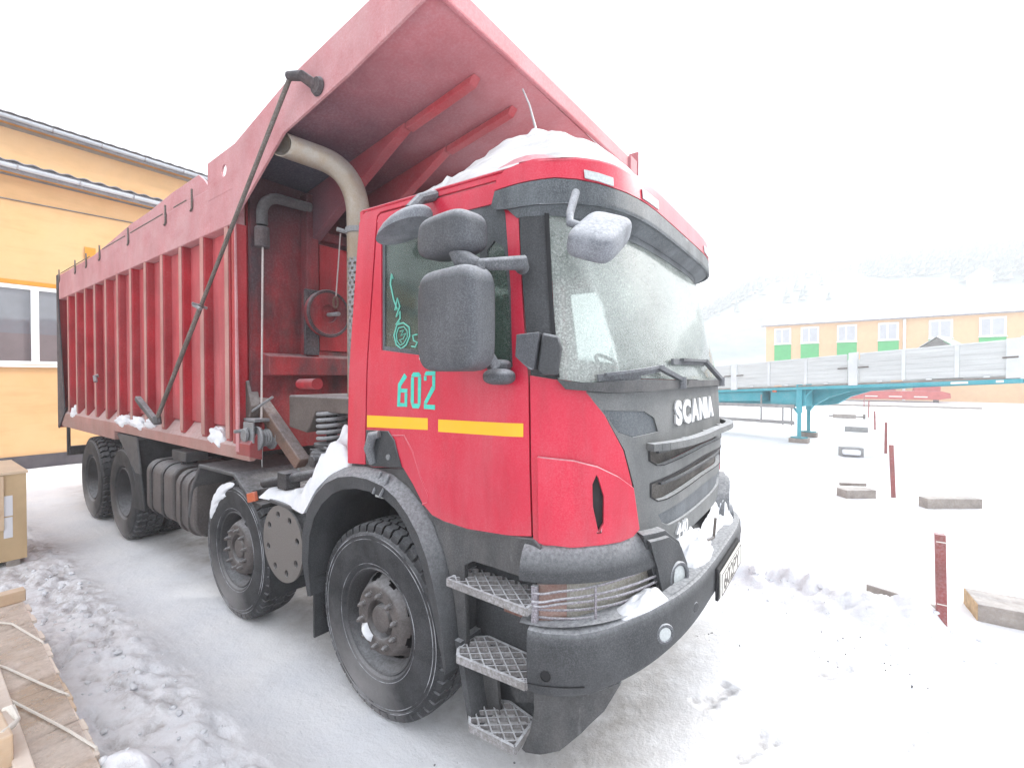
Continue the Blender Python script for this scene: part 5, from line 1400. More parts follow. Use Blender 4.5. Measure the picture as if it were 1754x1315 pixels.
# headlamp band
hl_ = [(.872, -1.24, 1.02), (.868, -1.24, .835), (1.02, -1.15, .83), (1.16, -.965, .84), (1.245, -.75, .865), (1.245, -.75, 1.05), (1.16, -.965, 1.035), (1.02, -1.15, 1.03)]
hr_ = [(.872, -1.24, 1.02), (.868, -1.24, .835), (.99, -1.17, .83), (.99, -1.17, 1.03)]
wg = [(.845, -1.238, 1.052), (.862, -1.232, 1.115), (.89, -1.21, 1.185), (1.005, -1.125, 1.186), (1.16, -.965, 1.192), (1.200, -.89, 1.206), (1.237, -.76, 1.09), (1.236, -.765, 1.052), (1.159, -.965, 1.040), (1.015, -1.145, 1.034), (.876, -1.227, 1.02)]
for mir_ in (False, True):
    hm = panel('headlamp', CAB, hl_, -0.02, 0.004, 'lens_tan', truck, (), mir_, bevel=0.004)
    panel('indicator_lens', CAB, hr_, 0.005, 0.010, 'lens_red', hm, (), mir_, bevel=0.003)
    gw = MB()
    sgn = 1 if not mir_ else -1
    for i, z in enumerate((1.005, .972, .942, .905, .872, .84)):
        wob = [0.03, 0.045, 0.035, 0.02, 0.02, 0.02][i]
        ps = []
        for t in np.linspace(CAB.st(.865, -1.24, .9), CAB.st(1.25, -.74, .95), 22):
            k = (t - .2) / 1.0
            ps.append(on(CAB, t if not mir_ else PI - t, z + 0.045 * max(0, k) ** 1.5 + (0.014 * math.exp(-((t - .30) / .1) ** 2) * (i < 3) * -1), wob + .012 * math.sin(5 * t + i)))
        gw.tube(ps, 0.0055, 6)
    for t in (CAB.st(1.08, -1.07, .9), CAB.st(1.25, -.745, .95)):
        gw.tube([on(CAB, t if not mir_ else PI - t, z, 0.05) for z in (.84, 1.03)], 0.006, 6)
    build('headlamp_guard', gw, 'wire', truck, smooth=60)
    gs = panel('guard_bracket', CAB, [(.856, -1.24, 1.02), (.856, -1.24, .83), (.882, -1.235, .83), (.882, -1.235, 1.02)], 0.012, 0.035, 'wire', truck, (), mir_, bevel=0.004)
    wl = MB()
    ts_ = np.linspace(CAB.st(.815, -1.235, 1.1), CAB.st(1.236, -.765, 1.07), 30)
    prof_ = [(-.02, 1.195), (.004, 1.19), (.030, 1.165), (.052, 1.125), (.064, 1.085), (.064, 1.062), (.056, 1.046), (-.02, 1.04)]
    def wfn(u, v):
        t_ = ts_[min(29, int(round(u * 29)))]
        o_, z_ = prof_[int(round(v * 7))]
        k_ = (t_ - ts_[0]) / (ts_[-1] - ts_[0])
        z_ = 1.04 + (z_ - 1.04) * (1 + .12 * k_) + .012 * k_
        return on(CAB, t_ if not mir_ else PI - t_, z_, o_)
    wl.grid(wfn, 29, 7)
    for e_ in (0, 29): wl.add([wfn(e_ / 29, j / 7) for j in range(8)], [tuple(range(8))])
    wgp = build('headlamp_wing', wl, 'plastic', truck, smooth=40)
    tw = [(1.215, -.86, 1.225), (1.232, -.80, 1.075), (1.24, -.765, .96), (1.245, -.735, .84), (1.26, -.65, .79), (1.27, -.57, .79), (1.285, -.44, .88), (1.283, -.46, 1.0), (1.275, -.55, 1.12), (1.25, -.70, 1.215)]
    two_ = panel('fog_lamp_housing', CAB, tw, -0.02, 0.05, 'plastic', truck, (), mir_, bevel=0.022)
    tq_ = [(CAB.st(*p_), p_[2]) for p_ in tw]
    tcx, tcz = sum(q[0] for q in tq_) / len(tq_), sum(q[1] for q in tq_) / len(tq_)
    panel('housing_face', CAB, [(tcx + (q[0] - tcx) * .84, tcz + (q[1] - tcz) * .88) for q in tq_], 0.045, 0.074, 'plastic', two_, (), mir_, bevel=0.018)
    c_ = on(CAB, CAB.st(1.26, -.61, .96) if not mir_ else PI - CAB.st(1.26, -.61, .96), 0.97, 0.076)
    nrm = (on(CAB, CAB.st(1.26, -.61, .96), .97, 0.2) - on(CAB, CAB.st(1.26, -.61, .96), .97, 0.1)).normalized()
    if mir_: nrm.y = -nrm.y
    nrm = Vector((0.93, -0.36 * sgn, 0)).normalized()
    build('fog_lamp', MB().lathe([(0.055, 0.004), (.06, .012), (.072, .012), (.076, .002), (.072, -.02)], c_, nrm, 28), 'plastic_frost', two_, smooth=50)
    build('fog_lens', MB().lathe([(0, .008), (.03, .006), (.056, 0.0)], c_, nrm, 28), 'lens_white', two_, smooth=50)
# bumper
bp_half = [(.862, -1.29, .845), (.868, -1.29, .545), (.99, -1.254, .548), (1.10, -1.197, .565), (1.217, -1.097, .61), (1.286, -1.005, .645), (1.363, -.843, .70), (1.423, -.562, .745), (1.437, -.347, .765)]
bt_half = [(1.436, -.374, .955), (1.402, -.70, .945), (1.348, -.883, .935), (1.269, -1.032, .908), (1.179, -1.135, .878), (1.068, -1.216, .852), (.93, -1.278, .843)]
bp_ = bp_half + [(x, -y, z) for x, y, z in bp_half[::-1]] + [(x, -y, z) for x, y, z in bt_half[::-1]] + bt_half
bph = []
c0 = (.95, .655)
hole = [(c0[0] + .022 * math.cos(t), -1.27, c0[1] + .022 * math.sin(t)) for t in np.linspace(0, 2 * PI, 14, endpoint=False)]
c1 = BUMP.st(1.345, -.885, .80)
h2 = [(c1 + .030 * math.cos(t), .80 + .040 * math.sin(t)) for t in np.linspace(0, 2 * PI, 16, endpoint=False)]
bt_ = sorted([(BUMP.st(*p_), p_[2]) for p_ in bt_half + [(.87, -1.289, .845)]])
bb_ = sorted([(BUMP.st(*p_), p_[2]) for p_ in bp_half[1:]])
def zt_(t): return float(np.interp(min(t, PI - t), [q[0] for q in bt_], [q[1] for q in bt_]))
def zb_(t): return float(np.interp(min(t, PI - t), [q[0] for q in bb_], [q[1] for q in bb_]))
tb0 = BUMP.st(.866, -1.29, .7)
tq = [q for q in BUMP.cuts() if tb0 < q < PI - tb0]
tb = np.array(sorted([tb0] + tq + [(q + r) / 2 for q, r in zip([tb0] + tq, tq + [PI - tb0])] + [PI - tb0]))
def bfn(i, j):
    t_ = tb[i]
    zt0, zb0 = zt_(t_), zb_(t_)
    pf = [(-.075, zt0 - .004), (-.03, zt0), (-.008, zt0 - .008), (.002, zt0 - .03), (.003, zt0 * .5 + zb0 * .5), (.0, zb0 + .03), (-.008, zb0 + .008), (-.03, zb0), (-.075, zb0 + .01)]
    return on(BUMP, t_, pf[j][1], pf[j][0])
bmb = MB()
nb_ = len(tb)
bmb.add([bfn(i, j) for i in range(nb_) for j in range(9)], [(i * 9 + j, (i + 1) * 9 + j, (i + 1) * 9 + j + 1, i * 9 + j + 1) for i in range(nb_ - 1) for j in range(8)] + [tuple(range(9)), tuple((nb_ - 1) * 9 + j for j in range(8, -1, -1))])
bmp = build('bumper', bmb, 'plastic', truck, smooth=38)
hc = on(BUMP, BUMP.st(c0[0], -1.27, c0[1]), c0[1], 0.004)
hn = (on(BUMP, BUMP.st(c0[0], -1.27, c0[1]), c0[1], 0.1) - hc).normalized()
build('tow_hole', MB().lathe([(0, -.001), (.021, -.001), (.024, .002), (.021, .004)], hc, hn, 20), 'dark', bmp)
for mm_ in (1, -1):
    lc_ = Vector(BUMP.map(c1, .80, 0.010)); ln_ = (Vector(BUMP.map(c1, .80, 0.1)) - lc_).normalized()
    lc_.y *= mm_; ln_.y *= mm_
    build('lamp_socket', MB().lathe([(0.03, .001), (.034, .004), (.044, .003), (.047, -.004)], lc_, ln_, 24), 'plastic_frost', bmp)
    build('bumper_lamp', MB().lathe([(0, .003), (.02, .002), (.031, .0)], lc_, ln_, 20), 'lens_white', bmp)
for yy in (-.62,):
    cc = on(BUMP, BUMP.st(1.42, yy, .83), .83, 0.001)
    build('bumper_cap', MB().lathe([(0, .006), (.022, .005), (.026, .0)], cc, (0.95, -0.3, 0), 20), 'plastic', bmp)
bl_ = MB()
bl_.strip([BUMP.map(t, 0.85 + 0.11 * (1 - abs(math.cos(t)) ** 2), -0.02) for t in np.linspace(0.1, PI - 0.1, 80)], [CAB.map(t, 0.855 + 0.11 * (1 - abs(math.cos(t)) ** 2), -0.10) for t in np.linspace(0.1, PI - 0.1, 80)])
build('bumper_top', bl_, 'plastic', bmp, smooth=60)
seam = MB().tube([on(BUMP, t, 0.600 + 0.06 * max(0, t - .2), -0.001) for t in np.linspace(.12, 0.55, 24)], 0.003, 5)
build('bumper_seam', seam, 'dark', bmp)
dfp = [(.872, -1.26, .535), (.87, -1.26, .44), (.845, -1.26, .33), (.80, -1.26, .235), (.82, -1.26, .225), (.90, -1.25, .24), (.99, -1.22, .275), (1.08, -1.17, .36), (1.16, -1.10, .46), (1.225, -1.04, .60), (1.10, -1.16, .56)]
panel('rubber_deflector', BUMP, [(BUMP.st(x, y, .5), z) for x, y, z in dfp], -0.045, -0.030, 'plastic_dusty', truck, bevel=0.003)
# number plate
XP = 1.455
npl = build('number_plate', MB().box(XP, XP + 0.012, -.29, .29, .758, .892), 'plate_white', truck, smooth=0, bevel=0.004)
build('plate_frame', MB().box(XP - 0.02, XP - 0.002, -.302, .302, .738, .915), 'dark', npl, smooth=0, bevel=0.006)
vs, fs = text_mesh('602PY', 0.125, 0.001, 0.0018, 1.1)
x0, x1 = min(v[0] for v in vs), max(v[0] for v in vs)
build('plate_number', MB().add([(XP + 0.0125 + v[2], -.23 + (v[0] - x0) / (x1 - x0) * .46, .778 + v[1] * 1.02) for v in vs], fs), 'plate_ink', npl, smooth=0)
bdr = MB()
for a_, b_ in (((-.28, .768), (.28, .768)), ((.28, .768), (.28, .882)), ((.28, .882), (-.28, .882)), ((-.28, .882), (-.28, .768))):
    bdr.beam((XP + 0.0125, a_[0], a_[1]), (XP + 0.0125, b_[0], b_[1]), 0.004, 0.004)
build('plate_border', bdr, 'plate_ink', npl, smooth=0)
build('tow_hook', MB().tube([(1.36, .02, .98), (1.37, .02, 1.10)], 0.008, 8).tube([(1.36, .02, .98), (1.34, -.06, .98)], 0.008, 8), 'rod', truck)
#PART3
# ------------------------------------------------------------------ snow lying on the truck (each clump a thing)
def snow_field(name, fn, nu, nv, label, group=None, m='snow'):
    """closed lump: fn(u,v) -> (x, y, base, top)"""
    mb = MB()
    T = [[fn(i / nu, j / nv) for j in range(nv + 1)] for i in range(nu + 1)]
    top = lambda p: (p[0], p[1], p[3])
    bot = lambda p: (p[0], p[1], p[2])
    vs = [top(T[i][j]) for i in range(nu + 1) for j in range(nv + 1)] + [bot(T[i][j]) for i in range(nu + 1) for j in range(nv + 1)]
    n = (nu + 1) * (nv + 1)
    id_ = lambda i, j: i * (nv + 1) + j
    F = []
    for i in range(nu):
        for j in range(nv):
            F.append((id_(i, j), id_(i + 1, j), id_(i + 1, j + 1), id_(i, j + 1)))
            F.append(tuple(n + k for k in (id_(i, j), id_(i, j + 1), id_(i + 1, j + 1), id_(i + 1, j))))
    ring = [id_(i, 0) for i in range(nu + 1)] + [id_(nu, j) for j in range(1, nv + 1)] + [id_(i, nv) for i in range(nu - 1, -1, -1)] + [id_(0, j) for j in range(nv - 1, 0, -1)]
    for k in range(len(ring)):
        a, b_ = ring[k], ring[(k + 1) % len(ring)]
        F.append((a, b_, b_ + n, a + n))
    mb.add(vs, F)
    o3 = np.mean(np.array(vs), 0)
    return build(name, mb, m, None, smooth=50, origin=(o3[0], o3[1], min(v[2] for v in vs)), label=label, cat='snow', group=group)

def roof_snow(u, v):
    x = -0.50 + 1.60 * u
    yy0 = -1.07 + 2.0 * v
    x = min(x, VIS.map(math.acos(min(1, (abs(yy0) / 1.2) ** 2.5)), 2.9)[0] - 0.16)
    wob = 0.05 * float(fbm(x * 3, 2.2, 8)) * 2 - 0.05
    y = -1.07 - wob * 0.6 + 2.0 * v
    if v < 0.22:
        y = -1.07 - wob * 0.6 + 0.16 * (v / 0.22)
    else:
        y = -0.91 - wob * 0.6 + 1.84 * (v - 0.22) / 0.78
    base = 2.965 + 0.10 * min(1, (1.13 - abs(y)) / 0.5) - 0.30 * max(0, x - 0.72) ** 1.3 - 0.01
    A = float(np.interp(x, [-.50, -.42, -.2, -.02, .08, .2, .45, .7, .9, 1.02, 1.10], [0.0, .09, .17, .24, .33, .39, .41, .31, .19, .11, .05]))
    e = np.interp(y, [-1.08, -1.0, -.95, -.88, -.75, -.55, -.1, .3, .6, .93], [0.0, .22, .34, .48, .72, 1.0, 1.0, .82, .5, 0.0])
    if x < 0.03: e = np.interp(y, [-1.08, -1.02, -.9, -.6, .3, .75, .93], [0.0, .3, .6, 1.0, 1.0, .6, 0.0])
    nz_ = float(fbm(x * 6, y * 6, 9, 4)) - 0.5
    lay = 0.022 * math.sin((x * 0.35 + y * 2.2) * 22 + 5 * float(fbm(x * 2, y * 2, 4))) * (1 if -1.05 < y < -.6 else 0)
    t = A * float(e) * (1 + 0.22 * nz_) + lay * A * 2 + 0.012
    return (x + 0.03 * (float(fbm(y * 5, x * 5, 3)) - .5), y, base, base + max(0.004, t))
snow_field('snow_slab', roof_snow, 110, 60, 'thick layered snow slab slipping off the red cab roof', m='snow_layered')

def ledge_snow(x0, x1, seed, label, z=1.415, h=0.075):
    mb = MB()
    rr_ = random.Random(seed)
    n_ = max(2, int((x1 - x0) / 0.12))
    cs_ = [(x0 + (x1 - x0) * (k + .5) / n_, h * rr_.uniform(.7, 1.1)) for k in range(n_)]
    def fn(u, v):
        th, ph = 2 * PI * u, PI * (v - .5)
        d_ = Vector((math.cos(th) * math.cos(ph), math.sin(th) * math.cos(ph), math.sin(ph)))
        q = 1 + 0.45 * (float(fbm(3 + d_.x * 2.2 + seed * 7, 5 + d_.y * 2.2 + d_.z * 2.2, seed, 4)) - .5) * 2
        hx = (x1 - x0) / 2
        return ((x0 + x1) / 2 + hx * math.copysign(abs(d_.x) ** .7, d_.x) * q, -1.242 + 0.058 * d_.y * q, z + 0.025 + h * d_.z * q)
    mb.grid(fn, 36, 18)
    build('snow_clump', mb, 'snow', None, smooth=60, origin=((x0 + x1) / 2, -1.24, z - .05), label=label, cat='snow', group='snow clumps on the bed ledge')
ledge_snow(-7.42, -7.10, 1, 'rearmost snow clump on the bed ledge beside the tailgate corner', h=0.09)
ledge_snow(-5.15, -4.72, 2, 'wide snow clump on the bed ledge, left of three in a row')
ledge_snow(-4.62, -4.20, 3, 'snow clump on the bed ledge, middle of three in a row')
ledge_snow(-4.10, -3.85, 4, 'small snow clump on the bed ledge below the crank handle', z=1.44, h=0.055)
ledge_snow(-2.48, -2.21, 5, 'round snow clump on the bed ledge next to the front rib', h=0.085)

def plat_snow(u, v):
    x = -1.67 + 1.12 * u
    y = -1.235 + 0.60 * v + 0.03 * math.sin(u * 7)
    b_ = 1.028
    if x > -1.0: b_ = float(np.interp(x, [-1.0, -.985, -.93, -.83, -.70, -.55], [1.03, 1.04, 1.10, 1.225, 1.33, 1.39]))
    big = math.exp(-(((x + 0.80) / 0.17) ** 2 + ((y + 1.06) / 0.20) ** 2)) * 0.24
    big += math.exp(-(((x + 1.02) / 0.17) ** 2 + ((y + 1.00) / 0.22) ** 2)) * 0.20
    sheet = 0.05 + 0.04 * u
    ed = min(1, 14 * v) ** .5 * min(1, 14 * (1 - v)) ** .5 * min(1, 22 * u) ** .5 * min(1, 14 * (1 - u)) ** .5
    nz_ = float(fbm(x * 7, y * 7, 15, 5))
    return (x, y, b_ - 0.01, b_ + ed * (sheet + big) * (0.35 + 1.3 * nz_))
snow_field('snow_heap', plat_snow, 60, 36, 'snow heap on the side platform behind the cab wheel arch')

def grill_snow(u, v):
    y = -0.52 + 1.20 * u
    px_ = 1.255 + 0.175 * v - 0.03 * (abs(y) / .6) ** 2
    e = min(1, 8 * v) ** .5 * min(1, 5 * (1 - v)) ** .5 * min(1, 9 * u) ** .5 * min(1, 9 * (1 - u)) ** .5
    t = 0.05 + 0.17 * (1 - v) + 0.06 * math.sin(u * 7 + 1)
    return (px_, y, 0.86, 0.87 + e * t * (0.45 + 1.1 * float(fbm(y * 7, px_ * 16, 25, 5))))
snow_field('snow_heap', grill_snow, 60, 24, 'lumpy snow packed between the grille and the number plate')

def bump_snow(u, v):
    y = -1.07 + 0.24 * u
    t_ = math.acos((abs(y) / 1.295) ** (3.6 / 2))
    c = on(BUMP, t_, .88, 0)
    e = (math.sin(PI * u) ** .4) * (math.sin(PI * v) ** .4)
    b_ = 0.885 + 0.045 * u
    return (c.x - 0.008 - 0.10 * v, y + 0.05 * v, b_ - 0.02, b_ - 0.01 + e * (0.05 + 0.03 * u) * (0.5 + 1.0 * float(fbm(y * 14, v * 3, 35, 4))))
snow_field('snow_clump', bump_snow, 40, 14, 'white snow chunk lying on the bumper corner below the headlamp')
def hub_snow(u, v):
    th = -2.75 + 0.75 * u
    r = 0.115 + 0.055 * v
    c = (AX[0] + r * math.cos(th), -1.19, HUBZ[0] + r * math.sin(th))
    e = math.sin(PI * u) ** .5 * math.sin(PI * v) ** .5
    return c, e
hs = MB()
hs.grid(lambda u, v: (lambda c, e: (c[0], c[1] - 0.035 * e * (0.7 + 0.6 * float(fbm(u * 4, v * 3, 2))), c[2]))(*hub_snow(u, v)), 16, 8)
build('snow_clump', hs, 'snow', None, smooth=60, label='small snow wedge stuck in the front wheel hub', cat='snow')

cr_ = MB()
def crust(u, v):
    th = math.radians(98 + 50 * u + 10 * math.sin(v * 5))
    r = 0.44 + 0.12 * v + 0.03 * (float(fbm(u * 6, v * 3, 12)) - .5)
    e = max(0.0, math.sin(PI * u) * math.sin(PI * min(1, v * 1.05))) ** .5
    bulge = 0.012 + 0.012 * math.sin(PI * v)
    return (AX[1] + r * math.cos(th), YW - 0.150 - (bulge * e if e > 0 else 0) * (0.3 + 1.2 * float(fbm(u * 9, v * 6, 14))) - .006 * (e > .3) , HUBZ[1] + r * math.sin(th))
cr_.grid(crust, 30, 12)
build('snow_crust', cr_, 'snow', None, smooth=60, origin=(AX[1], YW - .15, .9), label='frosty snow crust on the upper sidewall of the second tyre', cat='snow')

# ------------------------------------------------------------------ big orange building behind the tail of the truck
bl = thing('workshop_building', 'large orange plastered workshop with a window band behind the truck tail', 'building', (-12.24, 0, 0))
XB = -12.24
w1 = MB()
w1.box(XB - 0.3, XB, -14, 5.0, 0.0, 2.235)
w1.box(XB - 0.3, XB, -14, 5.0, 3.93, 6.20)
w1.box(XB - 0.3, XB, 1.45, 5.0, 2.235, 3.93)
w1.box(XB - 9, XB - 0.3, 4.7, 5.0, 0, 6.20)
build('wall', w1, 'orange_wall', bl, smooth=0)
build('upper_wall', MB().box(XB - 9, XB - 2.6, -14, 5.0, 6.24, 8.15), 'orange_wall', bl, smooth=0)
build('plinth', MB().box(XB - 0.3, XB + 0.06, -14, 5.05, -0.1, 0.275), 'plinth', bl, smooth=0)
build('lintel_band', MB().box(XB, XB + 0.012, -14, 1.6, 3.945, 4.03), 'orange_dark', bl, smooth=0)
build('wall_patch', MB().box(XB, XB + 0.02, -0.15, 0.04, 4.70, 4.98), 'orange_dark', bl, smooth=0)
def eave(x, z, zt, y0, y1, par, amp=0.018):
    r = MB()
    nyy = int((y1 - y0) / 0.033)
    a, b_, c_, d_ = [], [], [], []
    for k in range(nyy + 1):
        y = y0 + (y1 - y0) * k / nyy
        o = amp * math.sin(2 * PI * y / 0.27)
        a.append((x + 0.42, y, z + 0.10 + o)); b_.append((x - 2.6, y, zt + o))
        c_.append((x + 0.42, y, z + 0.085 + o)); d_.append((x - 2.6, y, zt - 0.015 + o))
    r.strip(a, b_).strip(c_, d_).strip(a, c_)
    build('corrugated_roof', r, 'slate', par, smooth=60)
    build('fascia', MB().box(x + 0.30, x + 0.36, y0, y1, z - 0.12, z + 0.07), 'slate', par, smooth=0)
    build('soffit', MB().box(x, x + 0.30, y0, y1, z - 0.06, z - 0.03), 'orange_dark', par, smooth=0)
    q = []
    for t in np.linspace(PI, 2 * PI, 9): q.append((x + 0.43 + 0.065 * math.cos(t), z - 0.0 + 0.075 * math.sin(t)))
    q2 = [(xx * 1.0 if False else x + 0.43 + (xx - x - 0.43) * 0.9, z + (zz - z) * 0.9) for xx, zz in q[::-1]]
    g = build('gutter', MB().prism(q + q2, 'y', y0, y1), 'zinc', par, smooth=60)
    for k in range(int((y1 - y0) / 0.95)):
        y = y0 + 0.4 + 0.95 * k
        build('gutter_bracket', MB().box(x + 0.355, x + 0.50, y - 0.012, y + 0.012, z - 0.085, z + 0.012), 'slate', g, smooth=0)
eave(XB, 6.31, 6.56, -14, 5.0, bl)
eave(XB - 2.6, 8.30, 9.1, -14, 5.3, bl, 0.008)
build('wall_cable', MB().tube([(XB + 0.02, -4, 5.62), (XB + 0.02, -1.45, 5.70), (XB + 0.02, 0.7, 5.77), (XB + 0.02, 4.9, 5.9)], 0.014, 5), 'rod', bl)
ms = [-6.5, -4.65, -2.80, -0.965, 0.87]
for a_, b_ in zip(ms[:-1] + [0.87], ms[1:] + [1.45]):
    wi = build('window', MB().box(XB - 0.1, XB - 0.06, a_, b_, 2.235, 3.93), 'pane_dark', bl, smooth=0)
    fr = MB()
    fr.box(XB - 0.08, XB + 0.01, a_ + 0.0015, a_ + 0.06, 2.238, 3.928).box(XB - 0.08, XB + 0.01, b_ - 0.06, b_ - 0.0015, 2.238, 3.928)
    fr.box(XB - 0.08, XB + 0.01, a_ + 0.06, b_ - 0.06, 3.85, 3.928).box(XB - 0.08, XB + 0.01, a_ + 0.06, b_ - 0.06, 2.238, 2.31)
    build('window_frame', fr, 'white_pvc', wi, smooth=0)
    build('lower_pane', MB().box(XB - 0.06, XB - 0.052, a_ + 0.06, b_ - 0.06, 2.31, 2.90), 'pane_brown', wi, smooth=0)  # brown lower part of the pane
build('window_sill', MB().prism([(XB - 0.05, 2.235), (XB + 0.09, 2.205), (XB + 0.09, 2.18), (XB - 0.05, 2.18)], 'y', -6.6, 1.5), 'white_pvc', bl, smooth=0)

# ------------------------------------------------------------------ board crate at the left edge
cr = thing('plywood_crate', 'tall tan board crate with two white paper sheets at the left edge', 'crate', (-5.4, -2.7, 0))
CX0, CX1, CY0, CY1 = -5.95, -4.93, -3.30, -2.06
for k in range(4):
    y0_, y1_ = CY0 + (CY1 - CY0) * k / 4, CY0 + (CY1 - CY0) * (k + 1) / 4
    build('crate_panel', MB().box(CX1 - 0.02, CX1, y0_ + 0.001, y1_ - 0.001, 0.07, 0.955), 'crate_board', cr, smooth=0, bevel=0.002)
for y in (CY1,): build('crate_side', MB().box(CX0, CX1 - 0.021, CY1 - 0.02, CY1, 0.07, 0.955), 'crate_board', cr, smooth=0, bevel=0.002)
build('crate_side', MB().box(CX0, CX1 - 0.021, CY0, CY0 + 0.02, 0.07, 0.955), 'crate_board', cr, smooth=0, bevel=0.002)
build('crate_side', MB().box(CX0, CX0 + 0.02, CY0 + 0.021, CY1 - 0.021, 0.07, 0.955), 'crate_board', cr, smooth=0, bevel=0.002)
build('crate_lid', MB().box(CX0 - 0.01, CX1 + 0.012, CY0 - 0.01, CY1 + 0.012, 0.957, 0.985), 'crate_top', cr, smooth=0, bevel=0.004)
for y in (-3.15, -2.68, -2.16): build('skid', MB().box(CX0, CX1, y - 0.05, y + 0.05, -0.03, 0.068), 'wood_grey', cr, smooth=0, bevel=0.004)
build('batten', MB().box(CX1 + 0.001, CX1 + 0.02, -2.30, -2.222, 0.40, 0.95), 'board_new', cr, smooth=0, bevel=0.002)
build('paper_sheet', MB().box(CX1 + 0.001, CX1 + 0.003, -2.222, -2.160, 0.535, 0.742), 'paper', cr, smooth=0)
build('paper_sheet', MB().box(CX1 + 0.001, CX1 + 0.003, -2.225, -2.162, 0.31, 0.522), 'paper', cr, smooth=0)

# ------------------------------------------------------------------ wrapped plank pallet at the lower left
pal = thing('plank_pallet', 'low wooden pallet of pale planks under film tied with cord, lower left', 'pallet', (-1.7, -2.75, 0))
x = -2.93
k = 0
while x < -0.45:
    w_ = random.uniform(0.085, 0.135)
    ye = -2.335 - 0.030 * (x + 2.9) + random.uniform(-0.012, 0.012)
    z = 0.292 + random.uniform(-0.004, 0.006)
    pl_ = MB().rbox((x + w_ / 2, (ye - 3.2) / 2, z), (w_ - 0.006, ye + 3.2, 0.022), (random.uniform(-.004, .004), random.uniform(-.02, .02), random.uniform(-.006, .006)))
    build('plank', pl_, random.choice(['board_pale'] * 6 + ['board_new']), pal, smooth=0, bevel=0.003)
    x += w_
    k += 1
for y in (-2.45, -2.82, -3.12): build('stringer', MB().box(-2.93, -0.48, y - 0.045, y + 0.045, 0.13, 0.278), 'board_new', pal, smooth=0, bevel=0.004)
for xx in (-2.8, -1.7, -0.6): build('bottom_board', MB().box(xx - 0.06, xx + 0.06, -3.2, -2.40, 0.02, 0.128), 'wood_grey', pal, smooth=0, bevel=0.004)
build('end_beam', MB().rbox((-2.93, -2.76, 0.345), (0.09, 0.86, 0.085), (0, 0, 0.03)), 'board_new', pal, smooth=0, bevel=0.006)
build('top_lath', MB().rbox((-1.60, -2.60, 0.325), (2.0, 0.055, 0.035), (0, 0, -0.012)), 'board_pale', pal, smooth=0, bevel=0.004)
build('corner_block', MB().rbox((-0.98, -2.70, 0.38), (0.30, 0.13, 0.15), (0, 0, 0.04)), 'board_new', pal, smooth=0, bevel=0.008)
build('corner_block', MB().rbox((-1.35, -2.76, 0.36), (0.30, 0.20, 0.11), (0, 0, 0.1)), 'rust_brown', pal, smooth=0, bevel=0.008)
for pts in ([(-2.75, -2.62, .33), (-2.45, -2.45, .325), (-2.02, -2.372, .315), (-1.95, -2.352, .24)], [(-2.1, -2.66, .345), (-1.8, -2.545, .325), (-1.46, -2.46, .325), (-1.25, -2.39, .31), (-1.22, -2.375, .22)],
            [(-1.75, -2.66, .345), (-1.45, -2.59, .33), (-1.10, -2.50, .325), (-.88, -2.448, .325), (-.68, -2.40, .315), (-.66, -2.39, .2)]):
    c_ = MB().tube(pts, 0.006, 6)
    build('tie_cord', c_, 'rope', pal)
build('tie_knot', MB().tube([(-1.06, -2.632, .46), (-1.03, -2.615, .47), (-.98, -2.60, .43), (-.93, -2.62, .44), (-.88, -2.66, .45)], [.010, .016, .010, .013, .009], 8), 'rope', pal)
fm_ = MB()
fm_.grid(lambda u, v: (-2.85 + 2.35 * u, -2.350 - 0.030 * (2.35 * u) - 0.75 * v * (1 - .0), 0.309 + 0.012 * float(fbm(u * 12, v * 7, 3)) + 0.02 * max(0, math.sin(PI * min(1, v * 1.2)) - .8)), 60, 24)
build('wrap_film', fm_, 'film', pal, smooth=60)
def pal_snow(u, v):
    x_ = -2.3 + 1.15 * u
    y_ = -2.66 - 0.3 * v
    e = math.sin(PI * u) ** .6 * math.sin(PI * v) ** .6
    return (x_, y_, 0.30, 0.30 + 0.13 * e * (0.5 + float(fbm(x_ * 5, y_ * 5, 6))))
snow_field('snow_heap', pal_snow, 24, 14, 'snow lying on the plank pallet at the lower left')

# ------------------------------------------------------------------ flatbed trailer on landing legs
TA, TL = Vector((5.05, 11.15, 0)), Vector((-0.96, 14.07, 0))
TD = (TL - TA)
TN = Vector((TD.y, -TD.x, 0)).normalized()
if TN.y < 0: TN = -TN
tl = thing('flatbed_trailer', 'grey dropside flatbed trailer with teal chassis standing on landing legs', 'trailer', (TA + TD * 0.7)[:])
def tp_(t, off, z): 
    p = TA + TD * t + TN * off
    return Vector((p.x, p.y, z))
zb = lambda t: 1.985 - 0.385 * (t + 0.012) / 1.011
zt = lambda t: zb(t) + 0.80
def tpanel(t0, t1, o0, o1, a0, a1, nm, m, par):
    """a0,a1 heights above the floor line"""
    vs = [tp_(t, o, zb(t) + a) for t in (t0, t1) for o in (o0, o1) for a in (a0, a1)]
    return build(nm, MB().add(vs, [(0, 1, 3, 2), (4, 6, 7, 5), (0, 4, 5, 1), (2, 3, 7, 6), (0, 2, 6, 4), (1, 5, 7, 3)]), m, par, smooth=0, bevel=0.006)
W_ = 2.45
secs = [(0.0, 0.448), (0.482, 0.985), (1.015, 1.50), (1.53, 2.0)]
